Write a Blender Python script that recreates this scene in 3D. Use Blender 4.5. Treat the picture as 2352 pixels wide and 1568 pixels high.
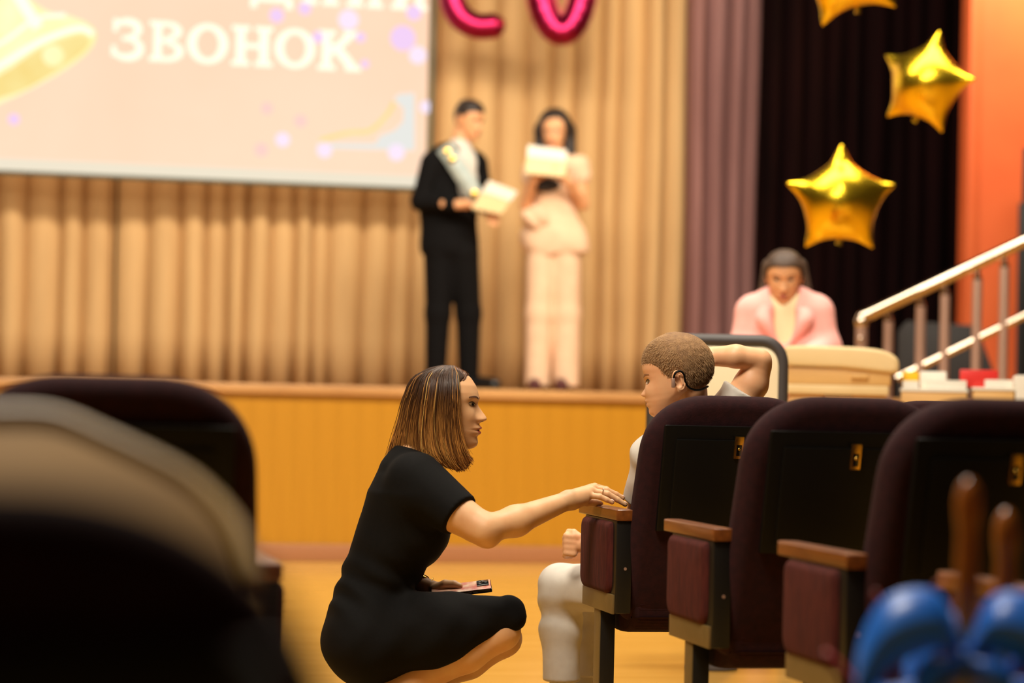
import bpy, bmesh, math, random
import numpy as np
from mathutils import Vector, Matrix

random.seed(7); rng = np.random.default_rng(7)
sc = bpy.context.scene
for o in list(bpy.data.objects): bpy.data.objects.remove(o)
COL = sc.collection

# ------------------------------------------------------------------ camera
FPX = 2352 * 85 / 36.0
YAW, PITCH, ROLL, CAMZ = math.radians(12.2), math.radians(1.403), math.radians(1.32), 0.90
CF = np.array([math.sin(YAW) * math.cos(PITCH), math.cos(YAW) * math.cos(PITCH), math.sin(PITCH)])
_r0 = np.array([math.cos(YAW), -math.sin(YAW), 0.0]); _u0 = np.cross(_r0, CF)
CR = math.cos(ROLL) * _r0 + math.sin(ROLL) * _u0
CU = -math.sin(ROLL) * _r0 + math.cos(ROLL) * _u0
CC = np.array([0, 0, CAMZ])
cd = bpy.data.cameras.new('camera'); cam = bpy.data.objects.new('camera', cd); COL.objects.link(cam)
cam.matrix_world = Matrix([[CR[0], CU[0], -CF[0], CC[0]], [CR[1], CU[1], -CF[1], CC[1]], [CR[2], CU[2], -CF[2], CC[2]], [0, 0, 0, 1]])
cd.lens = 85; cd.sensor_width = 36; cd.clip_start = .05; cd.clip_end = 100
cd.dof.use_dof = True; cd.dof.focus_distance = 6.42; cd.dof.aperture_fstop = 2.0
sc.camera = cam

# ------------------------------------------------------------------ world, lights, exposure
vs = sc.view_settings
vs.view_transform = 'Standard'; vs.look = 'None'; vs.exposure = 0.0; vs.gamma = 1.0; vs.use_curve_mapping = False
w = bpy.data.worlds.new('world'); sc.world = w; w.use_nodes = True
w.node_tree.nodes['Background'].inputs[0].default_value = (1.0, .72, .45, 1)
w.node_tree.nodes['Background'].inputs[1].default_value = 0.03
def area(name, loc, target, sx, sy, power, col=(1, .89, .74), spread=180):
    l = bpy.data.lights.new(name, 'AREA'); l.shape = 'RECTANGLE'; l.size = sx; l.size_y = sy; l.energy = power; l.color = col
    l.spread = math.radians(spread)
    o = bpy.data.objects.new(name, l); COL.objects.link(o); o.location = loc
    o.rotation_euler = (Vector(target) - Vector(loc)).to_track_quat('-Z', 'Y').to_euler()
    return o
area('stage_wash_light', (2.4, 10.6, 5.0), (2.4, 16.4, 2.1), 7.0, .6, 330)
area('front_ceiling_light', (2.6, 9.6, 5.2), (2.6, 11.6, 0), 6.0, 1.4, 330)
area('aisle_ceiling_light', (2.2, 6.1, 5.0), (1.5, 6.5, .6), 1.8, 1.2, 190)
area('house_ceiling_light', (-.4, 3.9, 4.7), (1.0, 6.3, .9), 1.6, 1.2, 290)
area('pier_light', (6.6, 13.7, 4.4), (6.8, 14.6, 3.4), .5, .3, 90, (1, .70, .40))

# ------------------------------------------------------------------ helpers
def ray(x, y): return CF + CR * (x - 1176) / FPX + CU * (784 - y) / FPX
def atY(x, y, Y): d = ray(x, y); return CC + d * (Y / d[1])
def srgb(c):
    return tuple((v / 255 / 12.92 if v / 255 <= .04045 else ((v / 255 + .055) / 1.055) ** 2.4) for v in c[:3])
MATS = {}
def mat(name, col, rough=.5, metal=0, col2=None, scale=8, stretch=(1, 1, 1), bump=0, bscale=None, emit=0, sheen=0, sss=0, coat=0, attr=None, wave=None, spec=None, alpha=None, trans=0):
    m = bpy.data.materials.new(name); m.use_nodes = True; MATS[name] = m
    nt = m.node_tree; b = nt.nodes['Principled BSDF']
    c = srgb(col) + (1,)
    b.inputs['Base Color'].default_value = c; b.inputs['Roughness'].default_value = rough; b.inputs['Metallic'].default_value = metal
    if spec is not None: b.inputs['Specular IOR Level'].default_value = spec
    if sheen: b.inputs['Sheen Weight'].default_value = sheen; b.inputs['Sheen Roughness'].default_value = .35; b.inputs['Sheen Tint'].default_value = srgb([min(255, v * 1.6 + 20) for v in col]) + (1,)
    if sss:
        b.inputs['Subsurface Weight'].default_value = sss; b.inputs['Subsurface Radius'].default_value = (.012, .005, .003); b.inputs['Subsurface Scale'].default_value = 1
    if coat: b.inputs['Coat Weight'].default_value = coat; b.inputs['Coat Roughness'].default_value = .08
    if trans: b.inputs['Transmission Weight'].default_value = trans
    tc = nt.nodes.new('ShaderNodeTexCoord'); mp = nt.nodes.new('ShaderNodeMapping'); mp.inputs['Scale'].default_value = stretch
    nt.links.new(tc.outputs['Object'], mp.inputs['Vector'])
    src = None
    if col2 is not None:
        n = nt.nodes.new('ShaderNodeTexNoise'); n.inputs['Scale'].default_value = scale; n.inputs['Detail'].default_value = 6
        nt.links.new(mp.outputs[0], n.inputs['Vector'])
        r = nt.nodes.new('ShaderNodeValToRGB'); r.color_ramp.elements[0].position = .32; r.color_ramp.elements[1].position = .68
        r.color_ramp.elements[0].color = c; r.color_ramp.elements[1].color = srgb(col2) + (1,)
        nt.links.new(n.outputs['Fac'], r.inputs['Fac']); nt.links.new(r.outputs[0], b.inputs['Base Color']); src = r.outputs[0]
    if attr:
        a = nt.nodes.new('ShaderNodeAttribute'); a.attribute_name = attr; nt.links.new(a.outputs['Color'], b.inputs['Base Color'])
    if bump:
        n2 = nt.nodes.new('ShaderNodeTexNoise'); n2.inputs['Scale'].default_value = bscale or scale; n2.inputs['Detail'].default_value = 4
        nt.links.new(mp.outputs[0], n2.inputs['Vector'])
        bp = nt.nodes.new('ShaderNodeBump'); bp.inputs['Strength'].default_value = bump; bp.inputs['Distance'].default_value = .01
        nt.links.new(n2.outputs['Fac'], bp.inputs['Height']); nt.links.new(bp.outputs[0], b.inputs['Normal'])
    if emit:
        b.inputs['Emission Strength'].default_value = emit; b.inputs['Emission Color'].default_value = c
        for l in list(b.inputs['Base Color'].links): nt.links.remove(l)
        b.inputs['Base Color'].default_value = (0, 0, 0, 1); b.inputs['Specular IOR Level'].default_value = 0
        if src is not None: nt.links.new(src, b.inputs['Emission Color'])
    return m

def arr(*p): return np.array(p, float)
def join(parts):
    V, F, n = [], [], 0
    for v, f in parts:
        v = np.asarray(v, float).reshape(-1, 3); V.append(v)
        F += [tuple(i + n for i in q) for q in f]; n += len(v)
    return np.concatenate(V), F
def link_mesh(name, V, F, m, parent=None, smooth=True, auto=None):
    me = bpy.data.meshes.new(name); me.from_pydata(np.asarray(V).tolist(), [], [tuple(map(int, q)) for q in F])
    for mm in (m if isinstance(m, (list, tuple)) else [m]): me.materials.append(mm)
    if smooth:
        me.polygons.foreach_set('use_smooth', [True] * len(me.polygons))
    me.update()
    o = bpy.data.objects.new(name, me); COL.objects.link(o)
    if auto is not None:
        me.set_sharp_from_angle(angle=math.radians(auto))
    if parent is not None: o.parent = parent
    return o
def part(name, vf, m, parent=None, smooth=True, auto=35): return link_mesh(name, vf[0], vf[1], m, parent, smooth, auto)
def empty(name, loc=(0, 0, 0), rz=0):
    o = bpy.data.objects.new(name, None); COL.objects.link(o); o.location = loc; o.rotation_euler = (0, 0, rz); o.empty_display_size = .1
    return o
def tag(o, label=None, cat=None, group=None, kind=None):
    if label: o['label'] = label
    if cat: o['category'] = cat
    if group: o['group'] = group
    if kind: o['kind'] = kind
    return o
def from_bm(bm):
    bm.verts.ensure_lookup_table(); bm.verts.index_update()
    V = np.array([v.co[:] for v in bm.verts]); F = [tuple(v.index for v in f.verts) for f in bm.faces]; bm.free()
    return V, F
def box(x0, x1, y0, y1, z0, z1, bev=0.0, seg=2):
    bm = bmesh.new(); bmesh.ops.create_cube(bm, size=1)
    for v in bm.verts:
        v.co = ((x0 + x1) / 2 + v.co.x * (x1 - x0), (y0 + y1) / 2 + v.co.y * (y1 - y0), (z0 + z1) / 2 + v.co.z * (z1 - z0))
    if bev: bmesh.ops.bevel(bm, geom=list(bm.edges), offset=bev, segments=seg, affect='EDGES', profile=.6)
    return from_bm(bm)
def prism(poly, t0, t1, axis='y', bev=0, seg=2):
    """extrude a 2D polygon; axis y: poly is (x,z); axis z: (x,y); axis x: (y,z)"""
    bm = bmesh.new()
    def P(p, t): return {'y': (p[0], t, p[1]), 'z': (p[0], p[1], t), 'x': (t, p[0], p[1])}[axis]
    a = [bm.verts.new(P(p, t0)) for p in poly]; b = [bm.verts.new(P(p, t1)) for p in poly]
    bm.faces.new(a); bm.faces.new(b[::-1]); n = len(poly)
    for i in range(n): bm.faces.new((a[i], b[i], b[(i + 1) % n], a[(i + 1) % n]))
    bmesh.ops.recalc_face_normals(bm, faces=bm.faces)
    if bev: bmesh.ops.bevel(bm, geom=list(bm.edges), offset=bev, segments=seg, affect='EDGES', profile=.6)
    return from_bm(bm)
def xform(vf, M=None, R=None, t=(0, 0, 0)):
    V = np.asarray(vf[0], float)
    if R is not None: V = V @ np.asarray(R).T
    return V + np.asarray(t), vf[1]
def rotz(a): c, s = math.cos(a), math.sin(a); return np.array([[c, -s, 0], [s, c, 0], [0, 0, 1]])
def roty(a): c, s = math.cos(a), math.sin(a); return np.array([[c, 0, s], [0, 1, 0], [-s, 0, c]])
def rotx(a): c, s = math.cos(a), math.sin(a); return np.array([[1, 0, 0], [0, c, -s], [0, s, c]])
def spline(pts, n):
    """Catmull-Rom through pts -> n samples"""
    p = np.asarray(pts, float)
    q = np.vstack([2 * p[0] - p[1], p, 2 * p[-1] - p[-2]]); m = len(p) - 1
    t = np.linspace(0, m, n); i = np.minimum(t.astype(int), m - 1); f = (t - i)[:, None]
    a, b, c, d = q[i], q[i + 1], q[i + 2], q[i + 3]
    return .5 * (2 * b + (c - a) * f + (2 * a - 5 * b + 4 * c - d) * f ** 2 + (3 * b - a - 3 * c + d) * f ** 3)
def tube(path, rad, n=10, caps=True, closed=False, flat=1.0):
    p = np.asarray(path, float); m = len(p); r = np.broadcast_to(np.asarray(rad, float), (m,))
    T = np.gradient(p, axis=0) if not closed else np.roll(p, -1, 0) - np.roll(p, 1, 0)
    T /= np.linalg.norm(T, axis=1)[:, None] + 1e-12
    up = arr(0, 0, 1) if abs(T[0][2]) < .9 else arr(0, 1, 0)
    V = []; N = np.cross(up, T[0]); N /= np.linalg.norm(N)
    for k in range(m):
        N = N - T[k] * (N @ T[k]); N /= np.linalg.norm(N) + 1e-12; B = np.cross(T[k], N)
        a = np.arange(n) * 2 * math.pi / n
        V.append(p[k] + r[k] * (np.cos(a)[:, None] * N + flat * np.sin(a)[:, None] * B))
    V = np.concatenate(V); F = []
    for k in range(m if closed else m - 1):
        for j in range(n):
            a0 = k * n + j; a1 = k * n + (j + 1) % n; k2 = ((k + 1) % m) * n
            F.append((a0, a1, k2 + (j + 1) % n, k2 + j))
    if caps and not closed:
        F.append(tuple(range(n))[::-1]); F.append(tuple((m - 1) * n + j for j in range(n)))
    return V, F
def lathe(prof, n=24, c=(0, 0, 0)):
    V, F = [], []
    for r, z in prof:
        for j in range(n):
            a = 2 * math.pi * j / n; V.append((c[0] + r * math.cos(a), c[1] + r * math.sin(a), c[2] + z))
    for k in range(len(prof) - 1):
        for j in range(n): F.append((k * n + j, k * n + (j + 1) % n, (k + 1) * n + (j + 1) % n, (k + 1) * n + j))
    F.append(tuple(range(n))[::-1]); F.append(tuple((len(prof) - 1) * n + j for j in range(n)))
    return np.array(V), F
def ball(c, r, n=16):
    r = np.broadcast_to(np.asarray(r, float), (3,)); V, F = [], []
    for i in range(n + 1):
        t = math.pi * i / n
        for j in range(2 * n):
            a = math.pi * j / n; V.append((c[0] + r[0] * math.sin(t) * math.cos(a), c[1] + r[1] * math.sin(t) * math.sin(a), c[2] + r[2] * math.cos(t)))
    for i in range(n):
        for j in range(2 * n): F.append((i * 2 * n + j, (i + 1) * 2 * n + j, (i + 1) * 2 * n + (j + 1) % (2 * n), i * 2 * n + (j + 1) % (2 * n)))
    return np.array(V), F

# ---- signed-distance modelling (surface nets)
def cap(a, b, ra, rb=None, s=(1, 1, 1)):
    a = np.asarray(a, float); b = np.asarray(b, float); rb = ra if rb is None else rb; s = np.asarray(s, float)
    ab = (b - a) / s; L = ab @ ab + 1e-12; ms = min(s)
    def f(P):
        Q = (P - a) / s; t = np.clip(Q @ ab / L, 0, 1)
        return (np.linalg.norm(Q - t[:, None] * ab, axis=1) - (ra + (rb - ra) * t)) * ms
    return f
def ell(c, r, R=None):
    c = np.asarray(c, float); r = np.asarray(r, float)
    def f(P):
        Q = P - c
        if R is not None: Q = Q @ R
        k0 = np.linalg.norm(Q / r, axis=1); k1 = np.linalg.norm(Q / (r * r), axis=1) + 1e-9
        return k0 * (k0 - 1) / k1
    return f
def smin(a, b, k):
    h = np.clip(.5 + .5 * (b - a) / k, 0, 1); return b * (1 - h) + a * h - k * h * (1 - h)
def U(k, *fs):
    def f(P):
        d = fs[0](P)
        for g in fs[1:]: d = smin(d, g(P), k)
        return d
    return f
def smax(a, b, k): return -smin(-a, -b, k)
def cut(f, p, n, k=.004):
    p = np.asarray(p, float); n = np.asarray(n, float) / np.linalg.norm(n)
    return lambda P: smax(f(P), (P - p) @ n, k)
def minus(f, g, k=.005): return lambda P: smax(f(P), -g(P), k)
def chain(pts, rads, k=.02, s=(1, 1, 1)):
    return U(k, *[cap(pts[i], pts[i + 1], rads[i], rads[i + 1], s) for i in range(len(pts) - 1)])
def nets(fn, lo, hi, h):
    lo = np.asarray(lo, float); n = np.ceil((np.asarray(hi, float) - lo) / h).astype(int) + 1
    B = (n + 7) // 8; n = B * 8
    cs = [lo[i] + (np.arange(B[i]) * 8 + 3.5) * h for i in range(3)]
    G = np.stack(np.meshgrid(*cs, indexing='ij'), -1).reshape(-1, 3)
    d = fn(G).reshape(B); act = np.abs(d) < 8 * h * 1.9
    V6 = np.empty(tuple(B) + (8, 8, 8)); V6[~act] = d[~act][:, None, None, None]
    bi = np.argwhere(act)
    o8 = np.stack(np.meshgrid(*[np.arange(8)] * 3, indexing='ij'), -1).reshape(-1, 3)
    pts = (lo + ((bi[:, None, :] * 8 + o8[None]) * h)).reshape(-1, 3)
    V6[act] = np.concatenate([fn(pts[i:i + 400000]) for i in range(0, len(pts), 400000)]).reshape(-1, 8, 8, 8)
    V = V6.transpose(0, 3, 1, 4, 2, 5).reshape(n); S = V < 0
    offs = [(i, j, k) for i in (0, 1) for j in (0, 1) for k in (0, 1)]
    cnt = sum(S[i:n[0] - 1 + i, j:n[1] - 1 + j, k:n[2] - 1 + k].astype(np.int8) for i, j, k in offs)
    mix = (cnt > 0) & (cnt < 8); idx = np.argwhere(mix); vid = -np.ones(mix.shape, int); vid[mix] = np.arange(len(idx))
    acc = np.zeros((len(idx), 3)); num = np.zeros(len(idx))
    for a in offs:
        for ax in range(3):
            if a[ax]: continue
            b = list(a); b[ax] = 1
            va = V[idx[:, 0] + a[0], idx[:, 1] + a[1], idx[:, 2] + a[2]]; vb = V[idx[:, 0] + b[0], idx[:, 1] + b[1], idx[:, 2] + b[2]]
            c = (va < 0) != (vb < 0); t = np.where(c, va / np.where(c, va - vb, 1), 0)
            p = np.tile(np.array(a, float), (len(idx), 1)); p[:, ax] += t
            acc[c] += p[c]; num[c] += 1
    P = lo + (idx + acc / num[:, None]) * h
    F = []
    for ax in range(3):
        u, v = (ax + 1) % 3, (ax + 2) % 3
        sl0 = [slice(1, n[i] - 1) for i in range(3)]; sl0[ax] = slice(0, n[ax] - 1)
        sl1 = list(sl0); sl1[ax] = slice(1, n[ax])
        A = S[tuple(sl0)]; Bq = S[tuple(sl1)]; e = np.argwhere(A != Bq); base = np.array([1, 1, 1]); base[ax] = 0
        if not len(e): continue
        fl = A[e[:, 0], e[:, 1], e[:, 2]]; e = e + base
        def cell(du, dv):
            q = e.copy(); q[:, u] += du; q[:, v] += dv; return vid[q[:, 0], q[:, 1], q[:, 2]]
        q = np.stack([cell(-1, -1), cell(0, -1), cell(0, 0), cell(-1, 0)], 1)
        q[~fl] = q[~fl][:, ::-1]; F.append(q)
    F = np.concatenate(F); F = F[(F >= 0).all(1)]
    return P, F.tolist()

class Frame:
    """local frame standing on the floor; +y points away from the photographer, x to the right"""
    def __init__(s, px, Y, z=0):
        d = ray(px, 920); s.a = math.atan2(d[0], d[1]); k = Y / d[1]
        s.O = np.array([d[0] * k, Y, z])
        s.ex = np.array([math.cos(s.a), -math.sin(s.a), 0]); s.ey = np.array([math.sin(s.a), math.cos(s.a), 0])
    def L(s, px, py, dy=0.0):
        d = ray(px, py); t = (dy + (s.O - CC) @ s.ey) / (d @ s.ey); p = CC + t * d - s.O
        return np.array([p @ s.ex, dy, p[2]])
    def empty(s, name): return empty(name, s.O, -s.a)

# ------------------------------------------------------------------ materials
mat('floor', (192, 146, 62), .2, col2=(208, 162, 78), scale=2.2, stretch=(.6, 6, 1), bump=.02)
mat('stage_wood', (164, 112, 22), .35, col2=(186, 132, 32), scale=1.2, stretch=(6, 6, .35))
mat('stage_top', (172, 124, 72), .4, col2=(190, 142, 86), scale=4, stretch=(.5, 6, 1))
mat('skirting', (160, 108, 70), .45)
mat('tan_curtain', (196, 158, 106), .85, col2=(208, 170, 116), scale=3, stretch=(3, 3, .4))
mat('mauve_curtain', (118, 80, 76), .8, col2=(140, 100, 96), scale=3, stretch=(3, 3, .3))
mat('dark_curtain', (8, 2, 2), .9, col2=(20, 5, 5), scale=3, stretch=(4, 4, .3), spec=.05)
mat('wall_plain', (176, 140, 100), .8, col2=(182, 146, 106), scale=5)
mat('orange', (196, 88, 42), .6, col2=(200, 94, 46), scale=3)
mat('velvet', (34, 12, 15), .9, col2=(44, 16, 18), scale=60, spec=.2, sheen=.2, bump=.1, bscale=220)
mat('velvet_pad', (54, 19, 17), .9, col2=(80, 32, 25), scale=26, stretch=(4, 4, .6), spec=.2, sheen=.15, bump=.1, bscale=200)
mat('black_plastic', (9, 8, 6), .45, bump=.03, bscale=300, spec=.25)
mat('black_metal', (16, 14, 12), .4)
mat('beige_metal', (104, 84, 44), .45, col2=(112, 90, 50), scale=20)
mat('arm_wood', (98, 52, 18), .36, col2=(128, 72, 26), scale=12, stretch=(6, .6, 6), coat=.2)
mat('brass', (212, 170, 80), .25, 1)
mat('steel', (214, 196, 176), .18, 1)
mat('steel_dull', (184, 150, 132), .45, .6)
mat('screen_frame', (70, 74, 50), .5)
mat('gold_foil', (255, 212, 50), .26, 1, bump=.05, bscale=7)
mat('pink_foil', (168, 36, 78), .33, 1)
mat('black_cloth', (9, 8, 7), .85, col2=(12, 10, 9), scale=90, bump=.05, bscale=400, spec=.15)
mat('suit', (10, 9, 9), .85, col2=(13, 11, 11), scale=60, spec=.12)
mat('white_cloth', (200, 192, 180), .8, col2=(208, 202, 190), scale=30, bump=.08, bscale=26)
mat('cream_cloth', (222, 184, 150), .8, col2=(230, 194, 160), scale=14, bump=.1, bscale=18)
mat('pink_cloth', (244, 170, 160), .8, col2=(248, 182, 172), scale=14, bump=.08, bscale=20)
mat('ivory_cloth', (240, 226, 180), .8)
mat('navy', (28, 26, 34), .6)
SKIN = mat('skin', (214, 168, 122), .5, col2=(208, 156, 110), scale=22, sss=.12)
mat('skin_boy', (232, 178, 132), .5, col2=(228, 166, 120), scale=22, sss=.12)
mat('skin_stage', (220, 160, 112), .55, sss=.08)
mat('lip', (186, 92, 74), .35)
mat('mouth', (60, 22, 16), .6)
mat('eye_white', (226, 214, 200), .25)
mat('iris', (34, 20, 12), .12)
mat('lash', (30, 18, 12), .7)
mat('brow', (92, 60, 40), .8)
mat('brow_boy', (150, 104, 66), .8)
mat('nail', (236, 190, 170), .25)
mat('hair_strand', (80, 48, 24), .38, attr='Col', spec=.5)
mat('hair_base', (40, 24, 13), .7, spec=.2, col2=(58, 35, 18), scale=30, stretch=(8, 8, .5))
mat('hair_dark', (30, 20, 14), .55, col2=(44, 30, 20), scale=40)
mat('hair_boy', (150, 112, 70), .75, col2=(122, 88, 54), scale=60, bump=.4, bscale=320)
mat('hair_boy_strand', (140, 102, 62), .6, attr='Col')
mat('hair_brown', (62, 44, 30), .6, col2=(78, 54, 36), scale=40)
mat('paper', (228, 222, 208), .7)
mat('folder', (232, 202, 150), .6)
mat('sash', (150, 164, 160), .5, col2=(190, 196, 186), scale=12)
mat('shoe_black', (12, 11, 11), .3)
mat('shoe_red', (76, 22, 22), .45)
mat('cream_panel', (240, 222, 184), .55)
mat('grey_frame', (66, 60, 58), .5)
mat('light_wood', (214, 168, 100), .5, col2=(226, 182, 116), scale=4, stretch=(.6, 4, 4))
mat('beige_vinyl', (228, 198, 142), .5, col2=(232, 204, 150), scale=6)
mat('red_plastic', (206, 36, 28), .4)
mat('yellow_plastic', (236, 184, 20), .4)
mat('speaker', (30, 26, 24), .7, bump=.2, bscale=200)
mat('tan_gloss', (160, 116, 38), .5, col2=(176, 130, 48), scale=5, stretch=(.5, 4, 4), spec=.12)
mat('tan_rim', (178, 138, 58), .32, col2=(188, 148, 66), scale=5, spec=.3)
mat('handle_wood', (150, 84, 24), .25, coat=.5)
mat('blue_satin', (26, 92, 190), .35, col2=(40, 112, 210), scale=8, sheen=.2)
mat('navy_satin', (6, 24, 96), .4)
mat('red_satin', (120, 16, 20), .45)
mat('phone_case', (226, 200, 170), .3, col2=(196, 104, 90), scale=40)
mat('phone_side', (120, 96, 60), .25, .7)
mat('black_gloss', (10, 10, 10), .15)
# screen picture colours (a lit screen)
mat('scr_base', (255, 223, 194), .6, col2=(255, 215, 184), scale=.8, emit=1.07)
mat('scr_white', (255, 252, 226), .6, emit=1.2)
mat('scr_border', (244, 232, 208), .7, emit=1.0)
mat('scr_gold', (255, 240, 168), .6, col2=(255, 248, 200), scale=3, emit=1.12)
mat('scr_amber', (252, 222, 136), .6, col2=(255, 236, 160), scale=4, emit=1.0)
mat('scr_lilac', (246, 212, 250), .6, emit=1.0)
mat('scr_dot', (255, 236, 255), .6, emit=1.0)
mat('scr_pale', (236, 236, 230), .6, emit=1.0)
mat('scr_pink', (255, 214, 204), .6, emit=1.0)
M = MATS

# ------------------------------------------------------------------ the setting
STZ, STY = .962, 13.12
fl = tag(part('floor', box(-7, 10, -3, 17.2, -.06, 0), M['floor'], smooth=False), kind='structure')
stage = tag(empty('floor_stage'), kind='structure')
part('stage_deck', box(-6, 9.5, STY - .02, 17.0, STZ - .055, STZ, .012), M['stage_top'], stage)
part('stage_core', box(-6, 9.5, STY + .03, 17.0, .0, STZ - .055), M['stage_wood'], stage, False)
bw = .118
board = box(0, bw - .0006, -.022, 0, .095, STZ - .055, .0006, 1)
bme = None
for k in range(62):
    o = part('board', board, M['stage_wood'], stage) if bme is None else bpy.data.objects.new('board', bme)
    if bme is None: bme = o.data
    else: COL.objects.link(o); o.parent = stage
    o.location = (-1.2 + k * bw, STY + .03, 0)
sk = tag(part('baseboard_stage', box(-6, 9.5, STY - .015, STY + .03, 0, .095, .006), M['skirting']), kind='structure')
tag(part('wall_back', box(-6, 9.5, 16.9, 17.0, STZ, 6.2), M['wall_plain'], smooth=False), kind='structure')
tag(part('wall_right', box(6.16, 9.5, 14.5, 14.62, STZ, 6.2), M['orange'], smooth=False), kind='structure')
tag(part('trim_1', box(6.085, 6.16, 14.47, 14.62, STZ, 6.2, .01), M['orange']), kind='structure')

def curtain(name, X0, X1, Y, z0, z1, m, pitch, amp, label, seed, sharp=1.0):
    r = np.random.default_rng(seed); xs = [X0]
    while xs[-1] < X1: xs.append(xs[-1] + pitch * r.uniform(.7, 1.35))
    n = int((X1 - X0) / .008); X = np.linspace(X0, X1, n)
    i = np.searchsorted(xs, X, 'right') - 1; xs = np.array(xs + [xs[-1] + pitch]); f = (X - xs[i]) / (xs[i + 1] - xs[i])
    a = r.uniform(.65, 1.2, len(xs))[i] * amp
    y = Y - a * np.abs(np.sin(np.pi * f)) ** .55 + amp * .25 * np.sin(X * 2.1)
    zs = np.linspace(z0, z1, 14); V = []
    for k, z in enumerate(zs):
        sway = .006 * np.sin(X * 9 + z * 1.7) * (1 - k / 20)
        V.append(np.stack([X + sway, y + .012 * np.sin(z * 2 + X * 7), np.full(n, z)], 1))
    V = np.concatenate(V); F = [(k * n + j, k * n + j + 1, (k + 1) * n + j + 1, (k + 1) * n + j) for k in range(len(zs) - 1) for j in range(n - 1)]
    o = link_mesh(name, V, F, m)
    s = o.modifiers.new('thickness', 'SOLIDIFY'); s.thickness = .006; s.offset = 1
    return tag(o, label, 'curtain')
xg = atY(264, 600, 16.1)[0]; xm = atY(1578, 400, 16.1)[0]
curtain('stage_curtain', -2.2, xg - .005, 16.12, STZ + .004, 5.2, M['tan_curtain'], .165, .12, 'tan pleated curtain panel at the far left, under the screen', 3)
curtain('stage_curtain', xg + .012, xm, 16.10, STZ + .004, 5.2, M['tan_curtain'], .165, .12, 'wide tan pleated curtain behind the two presenters on stage', 5)
xk = atY(1746, 400, 15.9)[0]; xr = atY(2232, 400, 15.0)[0] + .25
curtain('side_curtain', xm - .08, xk + .03, 15.9, STZ + .004, 5.2, M['mauve_curtain'], .12, .17, 'mauve pleated curtain between the tan and the dark curtain', 8)
curtain('side_curtain', atY(1748, 400, 15.45)[0], xr, 15.55, STZ + .004, 5.2, M['dark_curtain'], .16, .13, 'nearly black maroon curtain behind the gold star balloons', 11)

# ---- projection screen
SY = 15.6
def sp(px, py): p = atY(px, py, SY); return p[0], p[2]
scr = tag(empty('projection_screen', (0, SY, 0)), 'large lit projection screen with a golden bell and yellow lettering', 'screen')
SXR = 2.812; SZB = 2.262
def flat2(polys, y):
    V, F = [], []
    for p in polys:
        n = len(V); V += [(a, y, b) for a, b in p]; F.append(tuple(range(n, n + len(p))))
    return V, F
def pxpoly(pts): return [sp(*p) for p in pts]
def ribbon(path, w0):
    p = np.asarray(path, float); m = len(p); T = np.gradient(p, axis=0); T /= np.linalg.norm(T, axis=1)[:, None] + 1e-9
    N = np.stack([-T[:, 1], T[:, 0]], 1); wv = np.broadcast_to(np.asarray(w0, float), (m,))[:, None] / 2
    A, B = p + N * wv, p - N * wv
    return [[tuple(A[i]), tuple(A[i + 1]), tuple(B[i + 1]), tuple(B[i])] for i in range(m - 1)]
part('surface', box(-2.6, SXR - .045, 0, .02, SZB + .10, 5.2), M['scr_base'], scr, False)
part('border', box(-2.6, SXR - .03, .002, .022, SZB + .02, SZB + .099), M['scr_border'], scr, False)
part('frame', box(SXR - .03, SXR, -.012, .03, SZB, 5.2, .004), M['screen_frame'], scr)
part('bottom_bar', box(-2.6, SXR - .03, -.012, .03, SZB - .005, SZB + .02, .004), M['screen_frame'], scr)
def rect(x0, x1, z0, z1): return [(x0, z0), (x1, z0), (x1, z1), (x0, z1)]
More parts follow.
